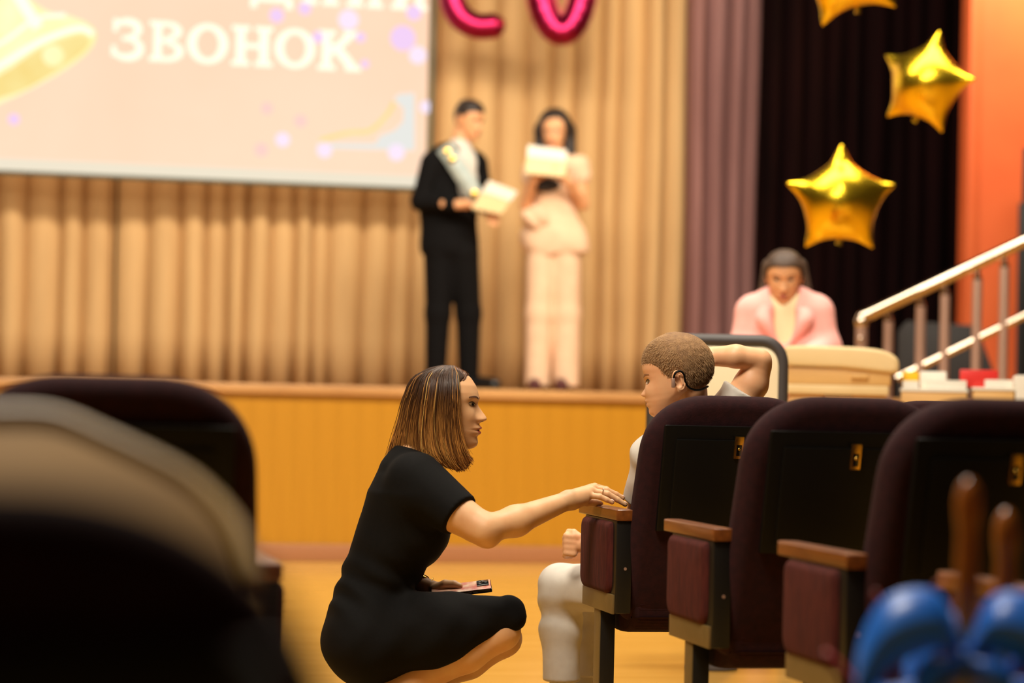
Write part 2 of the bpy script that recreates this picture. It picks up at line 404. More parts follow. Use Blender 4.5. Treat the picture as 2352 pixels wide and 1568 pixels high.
def letter(ch, x0, x1, z0, z1):
    W, H = x1 - x0, z1 - z0; s = W * .23; hb = H * .12; P = []
    q = lambda u, v: (x0 + u * W, z0 + v * H)
    def stem(u, wide=1.0):
        cx = x0 + u * W
        return [rect(cx - s / 2, cx + s / 2, z0, z1), rect(cx - s * wide, cx + s * wide, z0, z0 + hb), rect(cx - s * wide, cx + s * wide, z1 - hb, z1)]
    if ch == 'О':
        a = np.linspace(0, 2 * math.pi, 49)
        for i in range(48):
            o = lambda t: (x0 + W * (.5 + .5 * math.cos(t)), z0 + H * (.5 + .5 * math.sin(t)))
            n = lambda t: (x0 + W * (.5 + .27 * math.cos(t)), z0 + H * (.5 + .36 * math.sin(t)))
            P.append([o(a[i]), o(a[i + 1]), n(a[i + 1]), n(a[i])])
    elif ch == 'Н':
        P += stem(.22, .95) + stem(.78, .95) + [rect(x0 + .22 * W, x0 + .78 * W, z0 + .44 * H, z0 + .57 * H)]
    elif ch == 'И' or ch == 'Й':
        P += stem(.22, .95) + stem(.78, .95) + ribbon([q(.25, .12), q(.5, .5), q(.75, .88)], s * .7)
    elif ch == 'Д':
        P += [rect(x0, x1, z0, z0 + hb), rect(x0, x0 + s * .7, z0 - H * .16, z0 + hb), rect(x1 - s * .7, x1, z0 - H * .16, z0 + hb), rect(x0 + .6 * W, x0 + .6 * W + s, z0, z1), rect(x0 + .3 * W, x0 + .85 * W, z1 - hb, z1)]
        P += ribbon([q(.18, .05), q(.3, .4), q(.36, .95)], s * .7)
    elif ch == 'В':
        P += [rect(x0 + .1 * W, x0 + .1 * W + s, z0, z1), rect(x0 - .03 * W, x0 + .5 * W, z0, z0 + hb), rect(x0 - .03 * W, x0 + .5 * W, z1 - hb, z1), rect(x0 + .2 * W, x0 + .55 * W, z0 + .47 * H, z0 + .58 * H)]
        for cz, rz, rx in ((.265, .265, .5), (.765, .235, .44)):
            a = np.linspace(-math.pi / 2, math.pi / 2, 21)
            for i in range(20):
                o = lambda t: q(.48 + rx * math.cos(t), cz + rz * math.sin(t)); n = lambda t: q(.48 + (rx - .24) * math.cos(t), cz + (rz - .115) * math.sin(t))
                P.append([o(a[i]), o(a[i + 1]), n(a[i + 1]), n(a[i])])
    elif ch == 'З':
        t = np.radians(np.linspace(150, -80, 24)); up = [q(.46 + .36 * math.cos(k), .755 + .19 * math.sin(k)) for k in t]
        t = np.radians(np.linspace(85, -150, 26)); lo = [q(.46 + .42 * math.cos(k), .29 + .235 * math.sin(k)) for k in t]
        P += ribbon(up, [s * (.55 + .5 * math.sin(math.pi * i / 23)) for i in range(24)]) + ribbon(lo, [s * (.55 + .55 * math.sin(math.pi * i / 25)) for i in range(26)])
        P += [rect(x0 + .04 * W, x0 + .18 * W, z0 + .68 * H, z0 + H), rect(x0 + .0 * W, x0 + .14 * W, z0 + .08 * H, z0 + .34 * H), rect(x0 + .32 * W, x0 + .6 * W, z0 + .47 * H, z0 + .58 * H)]
    elif ch == 'К':
        P += stem(.2, .95) + ribbon([q(.25, .45), q(.55, .68), q(.80, .93)], s * .8) + ribbon([q(.42, .58), q(.65, .32), q(.86, .06)], s)
        P += [rect(x0 + .6 * W, x1, z1 - hb, z1), rect(x0 + .66 * W, x1 + .04 * W, z0, z0 + hb)]
    return P
zb0 = sp(540, 150)[1]; zt0 = sp(540, 58)[1]
word = [('З', 256, 331), ('В', 345, 424), ('О', 430, 524), ('Н', 532, 627), ('О', 631, 724), ('К', 732, 826)]
for ch, a, b in word:
    P = letter(ch, sp(a, 100)[0], sp(b, 100)[0], zb0, zt0)
    part('letter', flat2(P, -.004), M['scr_white'], scr, False)
zb1 = sp(780, 14)[1]
for ch, a, b in [('Д', 575, 672), ('Н', 692, 778), ('И', 796, 880), ('Й', 898, 982)]:
    part('letter', flat2(letter(ch, sp(a, 5)[0], sp(b, 5)[0], zb1, zb1 + .26), -.004), M['scr_white'], scr, False)
def smooth_px(pts, n=40): return [tuple(q) for q in spline([sp(*p) for p in pts], n)]
bell = smooth_px([(-250, 330), (-120, 290), (0, 238), (70, 205), (150, 160), (203, 118), (221, 84), (207, 58), (160, 36), (110, 26), (60, -10), (20, -60), (-60, -120)]) + pxpoly([(-300, -120)])
part('bell_picture', flat2([bell], -.003), M['scr_gold'], scr, False)
mouth = smooth_px([(-140, 250), (0, 172), (100, 106), (180, 80), (205, 90), (196, 114), (140, 158), (60, 205), (0, 226), (-140, 280)])
part('bell_mouth', flat2([mouth], -.0045), M['scr_amber'], scr, False)
def pr(pts, wpx): return ribbon([sp(*q) for q in spline(pts, 24)], wpx / 356)
part('bell_rim', flat2(pr([(-140, 232), (0, 150), (100, 92), (180, 66), (214, 78)], 14) + pr([(-140, 160), (0, 100), (80, 45), (150, 34)], 9) + pr([(30, -30), (60, 20), (88, 62)], 26), -.005), M['scr_white'], scr, False)
def disc(px, py, r): 
    cx, cz = sp(px, py); r /= 356
    return [(cx + r * math.cos(a), cz + r * math.sin(a)) for a in np.linspace(0, 2 * math.pi, 25)[:-1]]
part('bell_clapper', flat2([disc(122, 128, 24)], -.0055), M['scr_gold'], scr, False)
for px, py, r, mm in [(635, 36, 17, 'scr_lilac'), (700, 20, 15, 'scr_lilac'), (800, 46, 24, 'scr_dot'), (800, 46, 15, 'scr_lilac'), (925, 88, 30, 'scr_lilac'), (928, 84, 18, 'scr_dot'), (959, 127, 21, 'scr_dot'),
                      (730, 86, 14, 'scr_lilac'), (828, 86, 12, 'scr_lilac'), (649, 321, 17, 'scr_dot'), (600, 344, 16, 'scr_pink'), (690, 278, 15, 'scr_pink'), (613, 249, 14, 'scr_pink'), (978, 246, 15, 'scr_dot'),
                      (32, 274, 13, 'scr_lilac'), (745, 345, 18, 'scr_dot'), (910, 350, 20, 'scr_dot'), (838, 147, 10, 'scr_lilac'), (950, 30, 18, 'scr_lilac')]:
    part('light_spot', flat2([disc(px, py, r)], -.0065 - .0001 * r), M[mm], scr, False)
sw = pxpoly([(904, 228), (915, 216), (952, 213), (952, 346), (728, 340), (730, 329), (862, 330), (872, 312), (905, 300), (925, 280), (927, 250)])
part('corner_swoosh', flat2([sw], -.005), M['scr_pale'], scr, False)
part('corner_line', flat2(pr([(735, 322), (800, 305), (850, 300), (890, 262), (905, 235)], 9), -.0056), M['scr_amber'], scr, False)

# ------------------------------------------------------------------ auditorium chairs
def rounded_back(hw, z0, z1, rtop, rbot, n=14, taper=0):
    pts = []
    for cx, cz, r, a0 in ((hw - rbot, z0 + rbot, rbot, -90), (hw - rtop[0], z1 - rtop[1], rtop, 0), (-hw + rtop[0], z1 - rtop[1], rtop, 90), (-hw + rbot, z0 + rbot, rbot, 180)):
        rr = r if isinstance(r, tuple) else (r, r)
        for k in range(n + 1):
            a = math.radians(a0 + 90 * k / n); ca, sa = math.cos(a), math.sin(a); e = 2 / 2.3
            pts.append((cx + rr[0] * math.copysign(abs(ca) ** e, ca), cz + rr[1] * math.copysign(abs(sa) ** e, sa)))
    pts = np.array(pts); pts[:, 0] *= 1 - taper * np.clip((pts[:, 1] - z0 - .12) / (z1 - z0 - .12), 0, 1); return pts
def slab(outline, t, r, lean=0.0, zref=0.0, n=6, crown=0.0):
    """pillow-edged slab: outline (x,z), thickness t along y, edge radius r, leaned so y falls with height"""
    c = (outline.max(0) + outline.min(0)) / 2; h = (outline.max(0) - outline.min(0)) / 2
    layers = []
    for k in range(n + 1):
        a = math.pi / 2 * k / n; layers.append((r * (1 - math.sin(a)), -t / 2 + r * (1 - math.cos(a))))
    layers += [(i, -y) for i, y in layers[::-1]]
    V, F, m = [], [], len(outline)
    def ring(inset, y, f=1.0):
        q = c + (outline - c) * (1 - inset / h) * f
        return [(a, y - lean * (b - zref), b) for a, b in q]
    rings = [ring(layers[0][0], -t / 2 - crown, .5)] + [ring(i, y) for i, y in layers] + [ring(layers[0][0], t / 2 + crown, .5)]
    for q in rings: V += q
    for k in range(len(rings) - 1):
        for j in range(m): F.append((k * m + j, k * m + (j + 1) % m, (k + 1) * m + (j + 1) % m, (k + 1) * m + j))
    F.append(tuple(range(m))[::-1]); F.append(tuple((len(rings) - 1) * m + j for j in range(m)))
    return np.array(V), F
LEAN = .24
def make_chair(side=-1, top=.925):
    """origin on the floor under the armrest's rear end plane; faces +y; side -1: arm on the left"""
    t = empty('auditorium_chair')
    bk = slab(rounded_back(.262, .335, top, (.19, .15), .05, taper=.13), .10, .042, LEAN, .62, 7, .006)
    part('backrest', xform(bk, t=(0, .005, 0)), M['velvet'], t, auto=60)
    yb = lambda z: -.047 - LEAN * (z - .62)
    def plate(x0, x1, z0, z1, y0, y1, bev):
        V, F = box(x0, x1, y0, y1, z0, z1, bev); V = V.copy(); V[:, 1] += -LEAN * (V[:, 2] - .62); return V, F
    dz = top - .925
    pn = part('rear_panel', plate(-.196, .196, .575 + dz, .848 + dz, -.062, -.045, .005), M['black_plastic'], t)
    part('folding_table', plate(-.165, .165, .590 + dz, .812 + dz, -.069, -.060, .004), M['black_plastic'], pn)
    lt = part('latch', plate(-.012, .012, .765 + dz, .822 + dz, -.0745, -.068, .002), M['brass'], t)
    part('latch_recess', plate(-.007, .007, .772 + dz, .800 + dz, -.0765, -.074, .001), M['black_gloss'], lt)
    part('latch_pin', xform(ball((0, 0, 0), .004, 6), t=(0, -.076 - LEAN * (.79 - .62), .79 + dz)), M['brass'], lt)
    prof = [(.02, .345), (.06, .315), (.14, .300), (.26, .302), (.38, .325), (.46, .365), (.475, .40), (.46, .43), (.40, .445), (.2, .44), (.05, .43), (.015, .40)]
    pts = spline(prof + prof[:1], 48)[:-1]
    part('seat', prism([tuple(p) for p in pts], -.235, .235, 'x', .02, 3), M['velvet'], t, auto=60)
    s = side
    xa, xb = sorted((s * .290, s * .242))
    part('arm_frame', box(xa + .003, xb - .003, .0, .335, .36, .598, .004), M['black_metal'], t)
    px0, px1 = sorted((s * .302, s * .284))
    pad = slab(np.array([(a + .185, b) for a, b in rounded_back(.152, .405, .594, (.02, .02), .035, 8)]), .05, .016, 0, 0, 5, .003)
    V = pad[0][:, [1, 0, 2]]; F = [f[::-1] for f in pad[1]]
    part('side_pad', (V + np.array([s * .276, 0, 0]), F), M['velvet_pad'], t, auto=60)
    px0, px1 = sorted((s * .2935, s * .286))
    part('side_band', box(px0, px1, .006, .325, .358, .408, .002), M['beige_metal'], t)
    lx0, lx1 = sorted((s * .287, s * .247))
    leg = part('leg', box(lx0, lx1, .145, .205, .012, .362, .003), M['black_metal'], t)
    px0, px1 = sorted((s * .2895, s * .286))
    part('leg_face', box(px0, px1, .146, .204, .012, .360, .001), M['beige_metal'], leg)
    part('foot', box(lx0 - .015, lx1 + .015, .02, .33, 0, .014, .004), M['black_metal'], t)
    arm = prism([(xa, -.006), (xb, -.006), (xb, .385), ((xa + xb) / 2 - s * .012, .418), (xa if s < 0 else xb, .405)] if False else [(xa, -.006), (xb, -.006), (xb, .40), (xb - .010, .415), (xa + .010, .415), (xa, .40)], .598, .627, 'z', .0045, 3)
    part('armrest', arm, M['arm_wood'], t)
    part('screw', xform(lathe([(.004, 0), (.004, .002)], 10), R=rotx(math.pi / 2), t=((xa + xb) / 2 + .004, .001, .475)), M['steel_dull'], t)
    part('pivot', box(min(s * .245, s * .225), max(s * .245, s * .225), .03, .07, .47, .52, .006), M['black_metal'], t)
    return t
def copy_tree(o, parent=None):
    c = o.copy(); COL.objects.link(c); c.parent = parent
    for ch in [q for q in bpy.data.objects if q.parent == o]: copy_tree(ch, c)
    return c
AX = 1.585 + .290
ch0 = make_chair(-1)
GR = 'maroon chairs in the right-hand block'
rows = [(0, 6.02, 'maroon velvet chair the boy sits in, beside the crouching woman'),
        (1, 6.02, 'maroon velvet chair in the front row, one seat right of the boy'),
        (0, 5.17, 'maroon velvet chair directly behind the boy, second armrest from the left'),
        (0, 4.32, 'maroon velvet chair at the right edge, third armrest from the crouching woman'),
        (0, 3.47, 'nearest chair of the right block, its wooden armrest end beside the blue bow')]
for i, (c, Y, lab) in enumerate(rows):
    o = ch0 if i == 0 else copy_tree(ch0)
    o.location = (AX + c * .585, Y, 0); tag(o, lab, 'chair', GR)
cl = make_chair(1); cl.location = (.190, 3.95, 0); tag(cl, 'dark maroon chair back at left, filling the space before the stage front', 'chair')
ca = make_chair(-1, .857); ca.location = (-.062, 1.22, 0); ca.rotation_euler = (0, 0, .05); tag(ca, 'nearest chair, a huge dark blur in the lower left corner', 'chair')

# ------------------------------------------------------------------ near left: glossy board on a post
fb = Frame(300, 2.25)
bd = tag(fb.empty('tilted_desk'), 'glossy tan wooden board, blurred, at the left edge before the dark chair', 'desk')
edge = [(-160, 935), (0, 925), (130, 932), (260, 985), (420, 1062), (500, 1120), (570, 1205), (625, 1330), (640, 1400), (560, 1420), (300, 1330), (0, 1240), (-160, 1220)]
def bp_(a, b): return fb.L(a - 15, b + 40, (1150 - b) / 2300 * 1.1)
ep = np.array([bp_(a, b) for a, b in edge]); ep = spline(np.vstack([ep, ep[:1]]), 61)[:-1]
nb = np.cross(ep[20] - ep[0], ep[40] - ep[0]); nb /= np.linalg.norm(nb); nb = nb if nb[2] > 0 else -nb; n_ = len(ep); ce = ep.mean(0)
V = np.concatenate([ce + (ep - ce) * .975 + nb * .014, ep + nb * .008, ep - nb * .008, ce + (ep - ce) * .975 - nb * .014])
F = [(k * n_ + j, (k + 1) * n_ + j, (k + 1) * n_ + (j + 1) % n_, k * n_ + (j + 1) % n_) for k in range(3) for j in range(n_)] + [tuple(range(n_)), tuple(range(3 * n_, 4 * n_))[::-1]]
part('desk_top', (V, F), M['tan_gloss'], bd, auto=50)
rim = np.array([bp_(a, b) for a, b in edge[:8]]); rim = spline(rim, 40)
part('rim', tube(ce + (rim - ce) * .93 + nb * .014, .010, 10), M['tan_rim'], bd)
c0 = ce - nb * .02
part('post', box(c0[0] - .02, c0[0] + .02, c0[1] - .02, c0[1] + .02, .02, c0[2], .004), M['black_metal'], bd)
part('base', box(c0[0] - .13, c0[0] + .13, c0[1] - .13, c0[1] + .13, 0, .022, .006), M['black_metal'], bd)

# ------------------------------------------------------------------ near right: hand bells with bows on a small table
fr = Frame(2260, 2.75)
def bell_thing(px, ytop, dy, label, ribbon_m, lean):
    p = fr.L(px, ytop, dy); zt = p[2]; zb = .42
    t = tag(empty('hand_bell', fr.O + p[0] * fr.ex + dy * fr.ey + np.array([0, 0, zb - 0]), -fr.a), label, 'bell', 'hand bells with ribbon bows')
    H = zt - zb
    hp = [(.004, 0), (.010, .004), (.015, .012), (.0165, .022), (.0155, .034), (.013, .046), (.0145, .07), (.016, .095), (.014, .115), (.010, .122)]
    part('handle', lathe([(r, H - z * 1.45) for r, z in hp[::-1]], 20), M['handle_wood'], t)
    bp = [(.056, .0), (.058, .004), (.05, .02), (.042, .05), (.038, .075), (.028, .095), (.012, .105), (.010, H - .165)]
    part('bell_body', lathe(bp, 28), M['brass'], t)
    part('clapper', ball((0, 0, .012), .011, 8), M['brass'], t)
    for sgn, mm in ((-1, ribbon_m), (1, ribbon_m)):
        P, F = [], []
        path = spline([(0, 0, 0), (sgn * .035, -.02, .045), (sgn * .10, -.025, .02), (sgn * .13, -.015, -.06), (sgn * .08, -.02, -.07), (0, -.01, -.004)], 22)
        for k, q in enumerate(path):
            wv = .013 + .036 * math.sin(math.pi * k / 21)
            P += [(q[0], q[1] - .02, q[2] - wv), (q[0], q[1] - .035, q[2]), (q[0], q[1] - .02, q[2] + wv)]
        F = [(3 * k + j, 3 * k + j + 1, 3 * k + j + 4, 3 * k + j + 3) for k in range(21) for j in (0, 1)]
        o = part('bow_loop', (np.array(P) + np.array([0, 0, H - .215]), F), M[mm], t)
        o.modifiers.new('t', 'SOLIDIFY').thickness = .0015
        path = spline([(0, -.03, H - .215), (sgn * .03, -.055, H - .22), (sgn * .055, -.06, H - .28), (sgn * .06, -.065, .005)], 12)
        P = []
        for k, q in enumerate(path): P += [(q[0] - .017, q[1], q[2]), (q[0] + .017, q[1] - .006, q[2])]
        o = part('bow_tail', (np.array(P), [(2 * k, 2 * k + 1, 2 * k + 3, 2 * k + 2) for k in range(11)]), M[mm], t)
        o.modifiers.new('t', 'SOLIDIFY').thickness = .0015
    part('bow_knot', ball((0, -.036, H - .215), (.016, .014, .015), 10), M[ribbon_m], t)
    return t
bell_thing(2226, 1098, 0, 'wooden-handled hand bell with a blue bow, the taller of the two', 'blue_satin', 0)
bell_thing(2312, 1168, .22, 'shorter hand bell with a pale handle at the right edge', 'blue_satin', 0)
p = fr.L(2128, 1500, .10); zb = .42
rb = tag(empty('ribbon_rosette', fr.O + p[0] * fr.ex + .10 * fr.ey + np.array([0, 0, zb]), -fr.a), 'dark red ribbon loop beside the blue bow', 'ribbon')
for k in range(5):
    a = math.radians(50 + k * 32); P = []
    path = spline([(0, 0, .02), (.07 * math.cos(a) - .02, .01 * k, .10 * math.sin(a) + .06), (.13 * math.cos(a), .01 * k, .19 * math.sin(a) + .03), (.06 * math.cos(a) + .02, .01 * k, .06 * math.sin(a)), (0, 0, .01)], 18)
    for q in path: P += [(q[0], q[1] - .018, q[2]), (q[0], q[1] + .018, q[2])]
    o = part('loop', (np.array(P) * 1.2, [(2 * i, 2 * i + 1, 2 * i + 3, 2 * i + 2) for i in range(17)]), M['red_satin'], rb); o.modifiers.new('t', 'SOLIDIFY').thickness = .0015
part('knot', ball((0, -.01, .016), (.02, .016, .016), 8), M['red_satin'], rb)
tb = tag(fr.empty('side_table'), 'small round table under the hand bells at the lower right corner', 'table')
part('table_top', xform(lathe([(.22, .395), (.232, .401), (.232, .414), (.22, .42)], 36)), M['arm_wood'], tb)
part('pedestal', lathe([(.16, 0), (.16, .012), (.03, .03), (.022, .06), (.022, .396)], 24), M['black_metal'], tb)

# ------------------------------------------------------------------ table zone right of the boy
fc = Frame(1645, 7.75)
cc = tag(fc.empty('high_back_chair'), 'cream chair back with a dark grey rim behind the boy', 'chair')
x0 = fc.L(1487, 900)[0]; x1 = fc.L(1808, 900)[0]; zt = fc.L(1645, 781)[2]; cx = (x0 + x1) / 2; hw = (x1 - x0) / 2
ol = rounded_back(hw, .50, zt, (.085, .085), .06, 10); ol[:, 0] += cx
path = np.array([(a, 0, b) for a, b in (ol - [cx, 0]) * [1 - .018 / hw, 1] + [cx, 0]])
part('back_frame', tube(path, .021, 12, closed=True), M['grey_frame'], cc)
ol2 = rounded_back(hw - .022, .515, zt - .018, (.07, .07), .05, 10); ol2[:, 0] += cx
part('back_panel', slab(ol2, .034, .015, 0, 0, 4, .004), M['cream_panel'], cc)
part('seat_pad', xform(slab(rounded_back(hw, .0, .46, (.08, .08), .06, 8), .07, .03, 0, 0, 5, .004), R=rotx(-math.pi / 2), t=(cx, .0, .46)), M['cream_panel'], cc)
part('back_bracket', box(cx - .04, cx + .04, .018, .05, .40, .62, .006), M['grey_frame'], cc)
part('column', tube([(cx, .22, .06), (cx, .22, .43)], .025, 14), M['grey_frame'], cc)
part('base_disc', lathe([(.088, 0), (.09, .008), (.07, .02), (.03, .06)], 32, (cx, .22, 0)), M['grey_frame'], cc)

ft = Frame(2080, 9.2)
tbl = tag(ft.empty('long_table'), 'long light wooden table behind the chair rows at right', 'table')
tx0, tx1 = ft.L(1800, 900)[0], ft.L(2470, 900)[0]
part('table_top', box(tx0, tx1, -.3, .35, .735, .765, .006), M['light_wood'], tbl)
part('modesty_panel', box(tx0 + .06, tx1 - .06, .05, .07, .2, .735, .003), M['light_wood'], tbl)
for sx in (tx0 + .04, tx1 - .04):
    for sy in (-.26, .31): part('leg', box(sx - .025, sx + .025, sy - .025, sy + .025, 0, .735, .003), M['grey_frame'], tbl)
def tbox(name, a, b, ytop, z0, dy0, dy1, m, label, cat, group=None, bev=.006, lid=None):
    """a box standing at height z0 whose front spans photo columns a..b"""
    xa, xb = ft.L(a, 880, dy0)[0], ft.L(b, 880, dy0)[0]; z1 = ft.L((a + b) / 2, ytop, dy0)[2]
    t = tag(empty(name, ft.O + (xa + xb) / 2 * ft.ex + (dy0 + dy1) / 2 * ft.ey + np.array([0, 0, z0]), -ft.a), label, cat, group)
    h = (xb - xa) / 2; d = (dy1 - dy0) / 2
    part('body', box(-h, h, -d, d, 0, z1 - z0 - (.012 if lid else 0), bev), M[m], t)
    if lid: part('lid', box(-h - .004, h + .004, -d - .004, d + .004, z1 - z0 - .012, z1 - z0, .003), M[lid], t)
    return t, z1
_, zc1 = tbox('wooden_box', 2070, 2222, 893, .766, -.25, 0, 'light_wood', 'long light wooden box on the table, left of the red box', 'box', 'wooden boxes on the long table', lid='paper')
_, zc2 = tbox('wooden_box', 2236, 2330, 890, .766, -.25, 0, 'light_wood', 'shorter light wooden box on the table under the red box', 'box', 'wooden boxes on the long table', lid='paper')
tbox('white_box', 2333, 2420, 862, .766, -.26, 0, 'paper', 'white box standing on the table at the right edge', 'box')
tbox('paper_stack', 2074, 2110, 874, zc1 + .001, -.22, -.04, 'paper', 'paper stack on the long wooden box, under the yellow block', 'paper', bev=.001)
tbox('paper_stack', 2133, 2220, 873, zc1 + .001, -.22, -.04, 'paper', 'paper stack on the long wooden box, right end', 'paper', bev=.001)
tbox('paper_stack', 2264, 2326, 872, zc2 + .001, -.22, -.08, 'paper', 'paper stack on the shorter wooden box at right', 'paper', bev=.001)
t_, _ = tbox('red_box', 2205, 2293, 849, zc2 + .001, -.06, .0, 'red_plastic', 'flat red box on the table behind the stair railing', 'box', bev=.004)
tbox('yellow_block', 2072, 2110, 853, zc1 + .001, -.035, .0, 'yellow_plastic', 'small yellow block on the table beside the beige case', 'block')
tbox('paper_block', 2113, 2174, 853, zc1 + .001, -.035, .0, 'paper', 'white paper block beside the yellow block', 'paper')
# beige case
cs = tag(empty('beige_case', ft.O, -ft.a), 'beige padded case with rounded lid, left of the railing', 'case')
def X(px, dy=-.28): return ft.L(px, 860, dy)[0]
def Z(py, dy=-.28): return ft.L(1930, py, dy)[2]
zt, zm, zl, zb = Z(795), Z(842), Z(884), Z(906)
lidpoly = [tuple(q) for q in spline([(X(1800), zm), (X(1796), (zt + zm) / 2), (X(1806), zt - .006), (X(1850), zt), (X(1980), zt - .004), (X(2035), zt - .018), (X(2062), zt - .05), (X(2060), zm - .015), (X(2040), zm - .02)], 40)] + [(X(1930), zm - .004)]
part('lid', prism(lidpoly, -.29, .02, 'y', .014, 3), M['beige_vinyl'], cs)
part('body', box(X(1808), X(2046), -.272, .0, zl, zm - .004, .008), M['light_wood'], cs)
part('lower_lip', box(X(1803), X(2042), -.282, .01, zb, zl, .008), M['beige_vinyl'], cs)
part('handle', box(X(1955), X(1995), -.286, -.27, (zl + zm) / 2 - .01, (zl + zm) / 2 + .01, .004), M['light_wood'], cs)
for a, b in ((1812, 1890), (1958, 2036)): part('foot', box(X(a), X(b), -.26, 0, .766, zb, .004), M['light_wood'], cs)

# ---- stairs with steel railing, wedge monitor, tall loudspeaker
fs_ = Frame(2160, 11.6)
st = tag(empty('floor_stairs', (0, 0, 0)), kind='structure')
rl = tag(fs_.empty('stair_railing'), 'polished steel stair railing rising to the right before the orange wall', 'railing')
def Lr(px, py, dy=0): return fs_.L(px, py, dy)
A, B = Lr(1996, 722), Lr(2480, 494)
part('handrail', tube([A, B], .031, 16), M['steel'], rl)
part('elbow', tube(spline([Lr(1979, 752), Lr(1979, 732), Lr(1984, 726), A], 10), .030, 14), M['steel'], rl)
C_, D = Lr(2060, 868), Lr(2480, 663)
part('lower_rail', tube([C_, D], .021, 14), M['steel'], rl)
np_ = Lr(1979, 745)
part('newel_post', tube([(np_[0], 0, .17), (np_[0], 0, np_[2])], .030, 16), M['steel_dull'], rl)
part('newel_ball', ball((np_[0], 0, np_[2] + .012), .036, 12), M['steel'], rl)
part('newel_stud', ball((np_[0] - .004, -.03, np_[2] - .075), .014, 8), M['steel'], rl)
for px, py in ((2042, 700), (2116, 665), (2172, 638), (2246, 603), (2308, 574), (2385, 538), (2452, 506)):
    q = Lr(px, py); x = q[0]; f = (x - A[0]) / (B[0] - A[0]); zr = A[2] + (B[2] - A[2]) * f
    zstep = max(.17, zr - 1.16)
    b_ = part('baluster', tube([(x, 0, zstep), (x, 0, zr - .085)], .025, 12), M['steel_dull'], rl)
    part('collar', lathe([(.012, zr - .09), (.024, zr - .085), (.024, zr - .07), (.014, zr - .06), (.012, zr - .02)], 14, (x, 0, 0)), M['steel'], b_)
nst = 5
for k in range(nst):
    xa = np_[0] - .1 + k * .365
    v = box(xa, xa + 2.6 - k * .365, -.08, .95, k * .17, (k + 1) * .17, .006)
    R_ = rotz(-fs_.a); part('step', (v[0] @ R_.T + fs_.O, v[1]), M['stage_top'], st)
fm = Frame(2175, 13.5)
wm = tag(fm.empty('wedge_monitor'), 'black wedge-shaped stage monitor behind the stair railing', 'speaker')
wm.location.z = STZ
xa, xb = fm.L(2062, 850)[0], fm.L(2292, 850)[0]; zt = fm.L(2120, 740)[2] - STZ
part('cabinet', prism([(xa, 0), (xb, 0), (xb, .10), (xb - .13, zt - .02), (xa + .05, zt), (xa, zt - .06)], -.18, .2, 'y', .012, 3), M['speaker'], wm)
part('grille', prism([(xa + .04, .03), (xb - .06, .03), (xb - .06, .09), (xb - .17, zt - .05), (xa + .07, zt - .04)], -.192, -.178, 'y', .004), M['speaker'], wm)
fk = Frame(2420, 13.9)
sp_ = tag(fk.empty('column_speaker'), 'tall black loudspeaker at the right edge before the orange wall', 'speaker')
sp_.location.z = STZ
xa = fk.L(2338, 600)[0]; zt = fk.L(2345, 470)[2] - STZ
part('cabinet', box(xa, xa + .34, -.16, .16, 0, zt, .012), M['speaker'], sp_)
part('grille', box(xa + .02, xa + .32, -.172, -.158, .05, zt - .05, .006), M['black_plastic'], sp_)
part('horn', box(xa + .02, xa + .32, -.1, .1, zt, fk.L(2345, 342)[2] - STZ, .01), M['speaker'], sp_)

# ------------------------------------------------------------------ balloons
def star(px, py, Y, rad, roll, yaw, tilt, label, ground=0.0, fat=.36):
    f = Frame(px, Y); c = f.L(px, py); n = 240
    t = tag(empty('star_balloon', f.O + c[0] * f.ex + np.array([0, 0, c[2]]), -f.a), label, 'balloon', 'gold foil star balloons')
    tips = [(math.cos(math.pi / 2 + k * 2 * math.pi / 5), 0, math.sin(math.pi / 2 + k * 2 * math.pi / 5)) for k in range(5)]
    fn = U(.22, ell((0, 0, 0), (.54, .36, .54)), *[cap((.10 * q[0], 0, .10 * q[2]), (.95 * q[0], 0, .95 * q[2]), .46, .03, (1, .8, 1)) for q in tips])
    V, F = nets(fn, (-1.1, -.5, -1.1), (1.1, .5, 1.1), .028)
    RM = rotz(yaw) @ rotx(tilt) @ roty(roll)
    V = np.array(V) * rad @ RM.T
    part('foil', (V, F), M['gold_foil'], t, auto=80)
    tail = np.array([(0, 0, -rad * .56), (.004, 0, -rad * .66), (-.004, .0, -rad * .74)]) @ RM.T
    part('tail', tube(tail, [.012, .008, .014], 8), M['gold_foil'], t)
    e = tail[-1]; zz = ground - c[2]
    part('ribbon', tube(spline([e, e + np.array([.01, .01, (zz - e[2]) * .5]), (e[0], e[1], zz + .03)], 12), .0005, 5), M['black_cloth'], t)
    part('weight', lathe([(.02, zz), (.024, zz + .01), (.02, zz + .03)], 12, (e[0], e[1], 0)), M['gold_foil'], t)
    return t
star(1930, 462, 10.6, .272, 0.0, .05, .10, 'gold star balloon upright above the woman in the pink jacket')
star(2126, 190, 10.9, .262, .30, -.42, .08, 'tilted gold star balloon beside the orange wall')
star(1945, -78, 10.4, .30, -.26, .05, .05, 'gold star balloon cut off by the top edge of the picture')

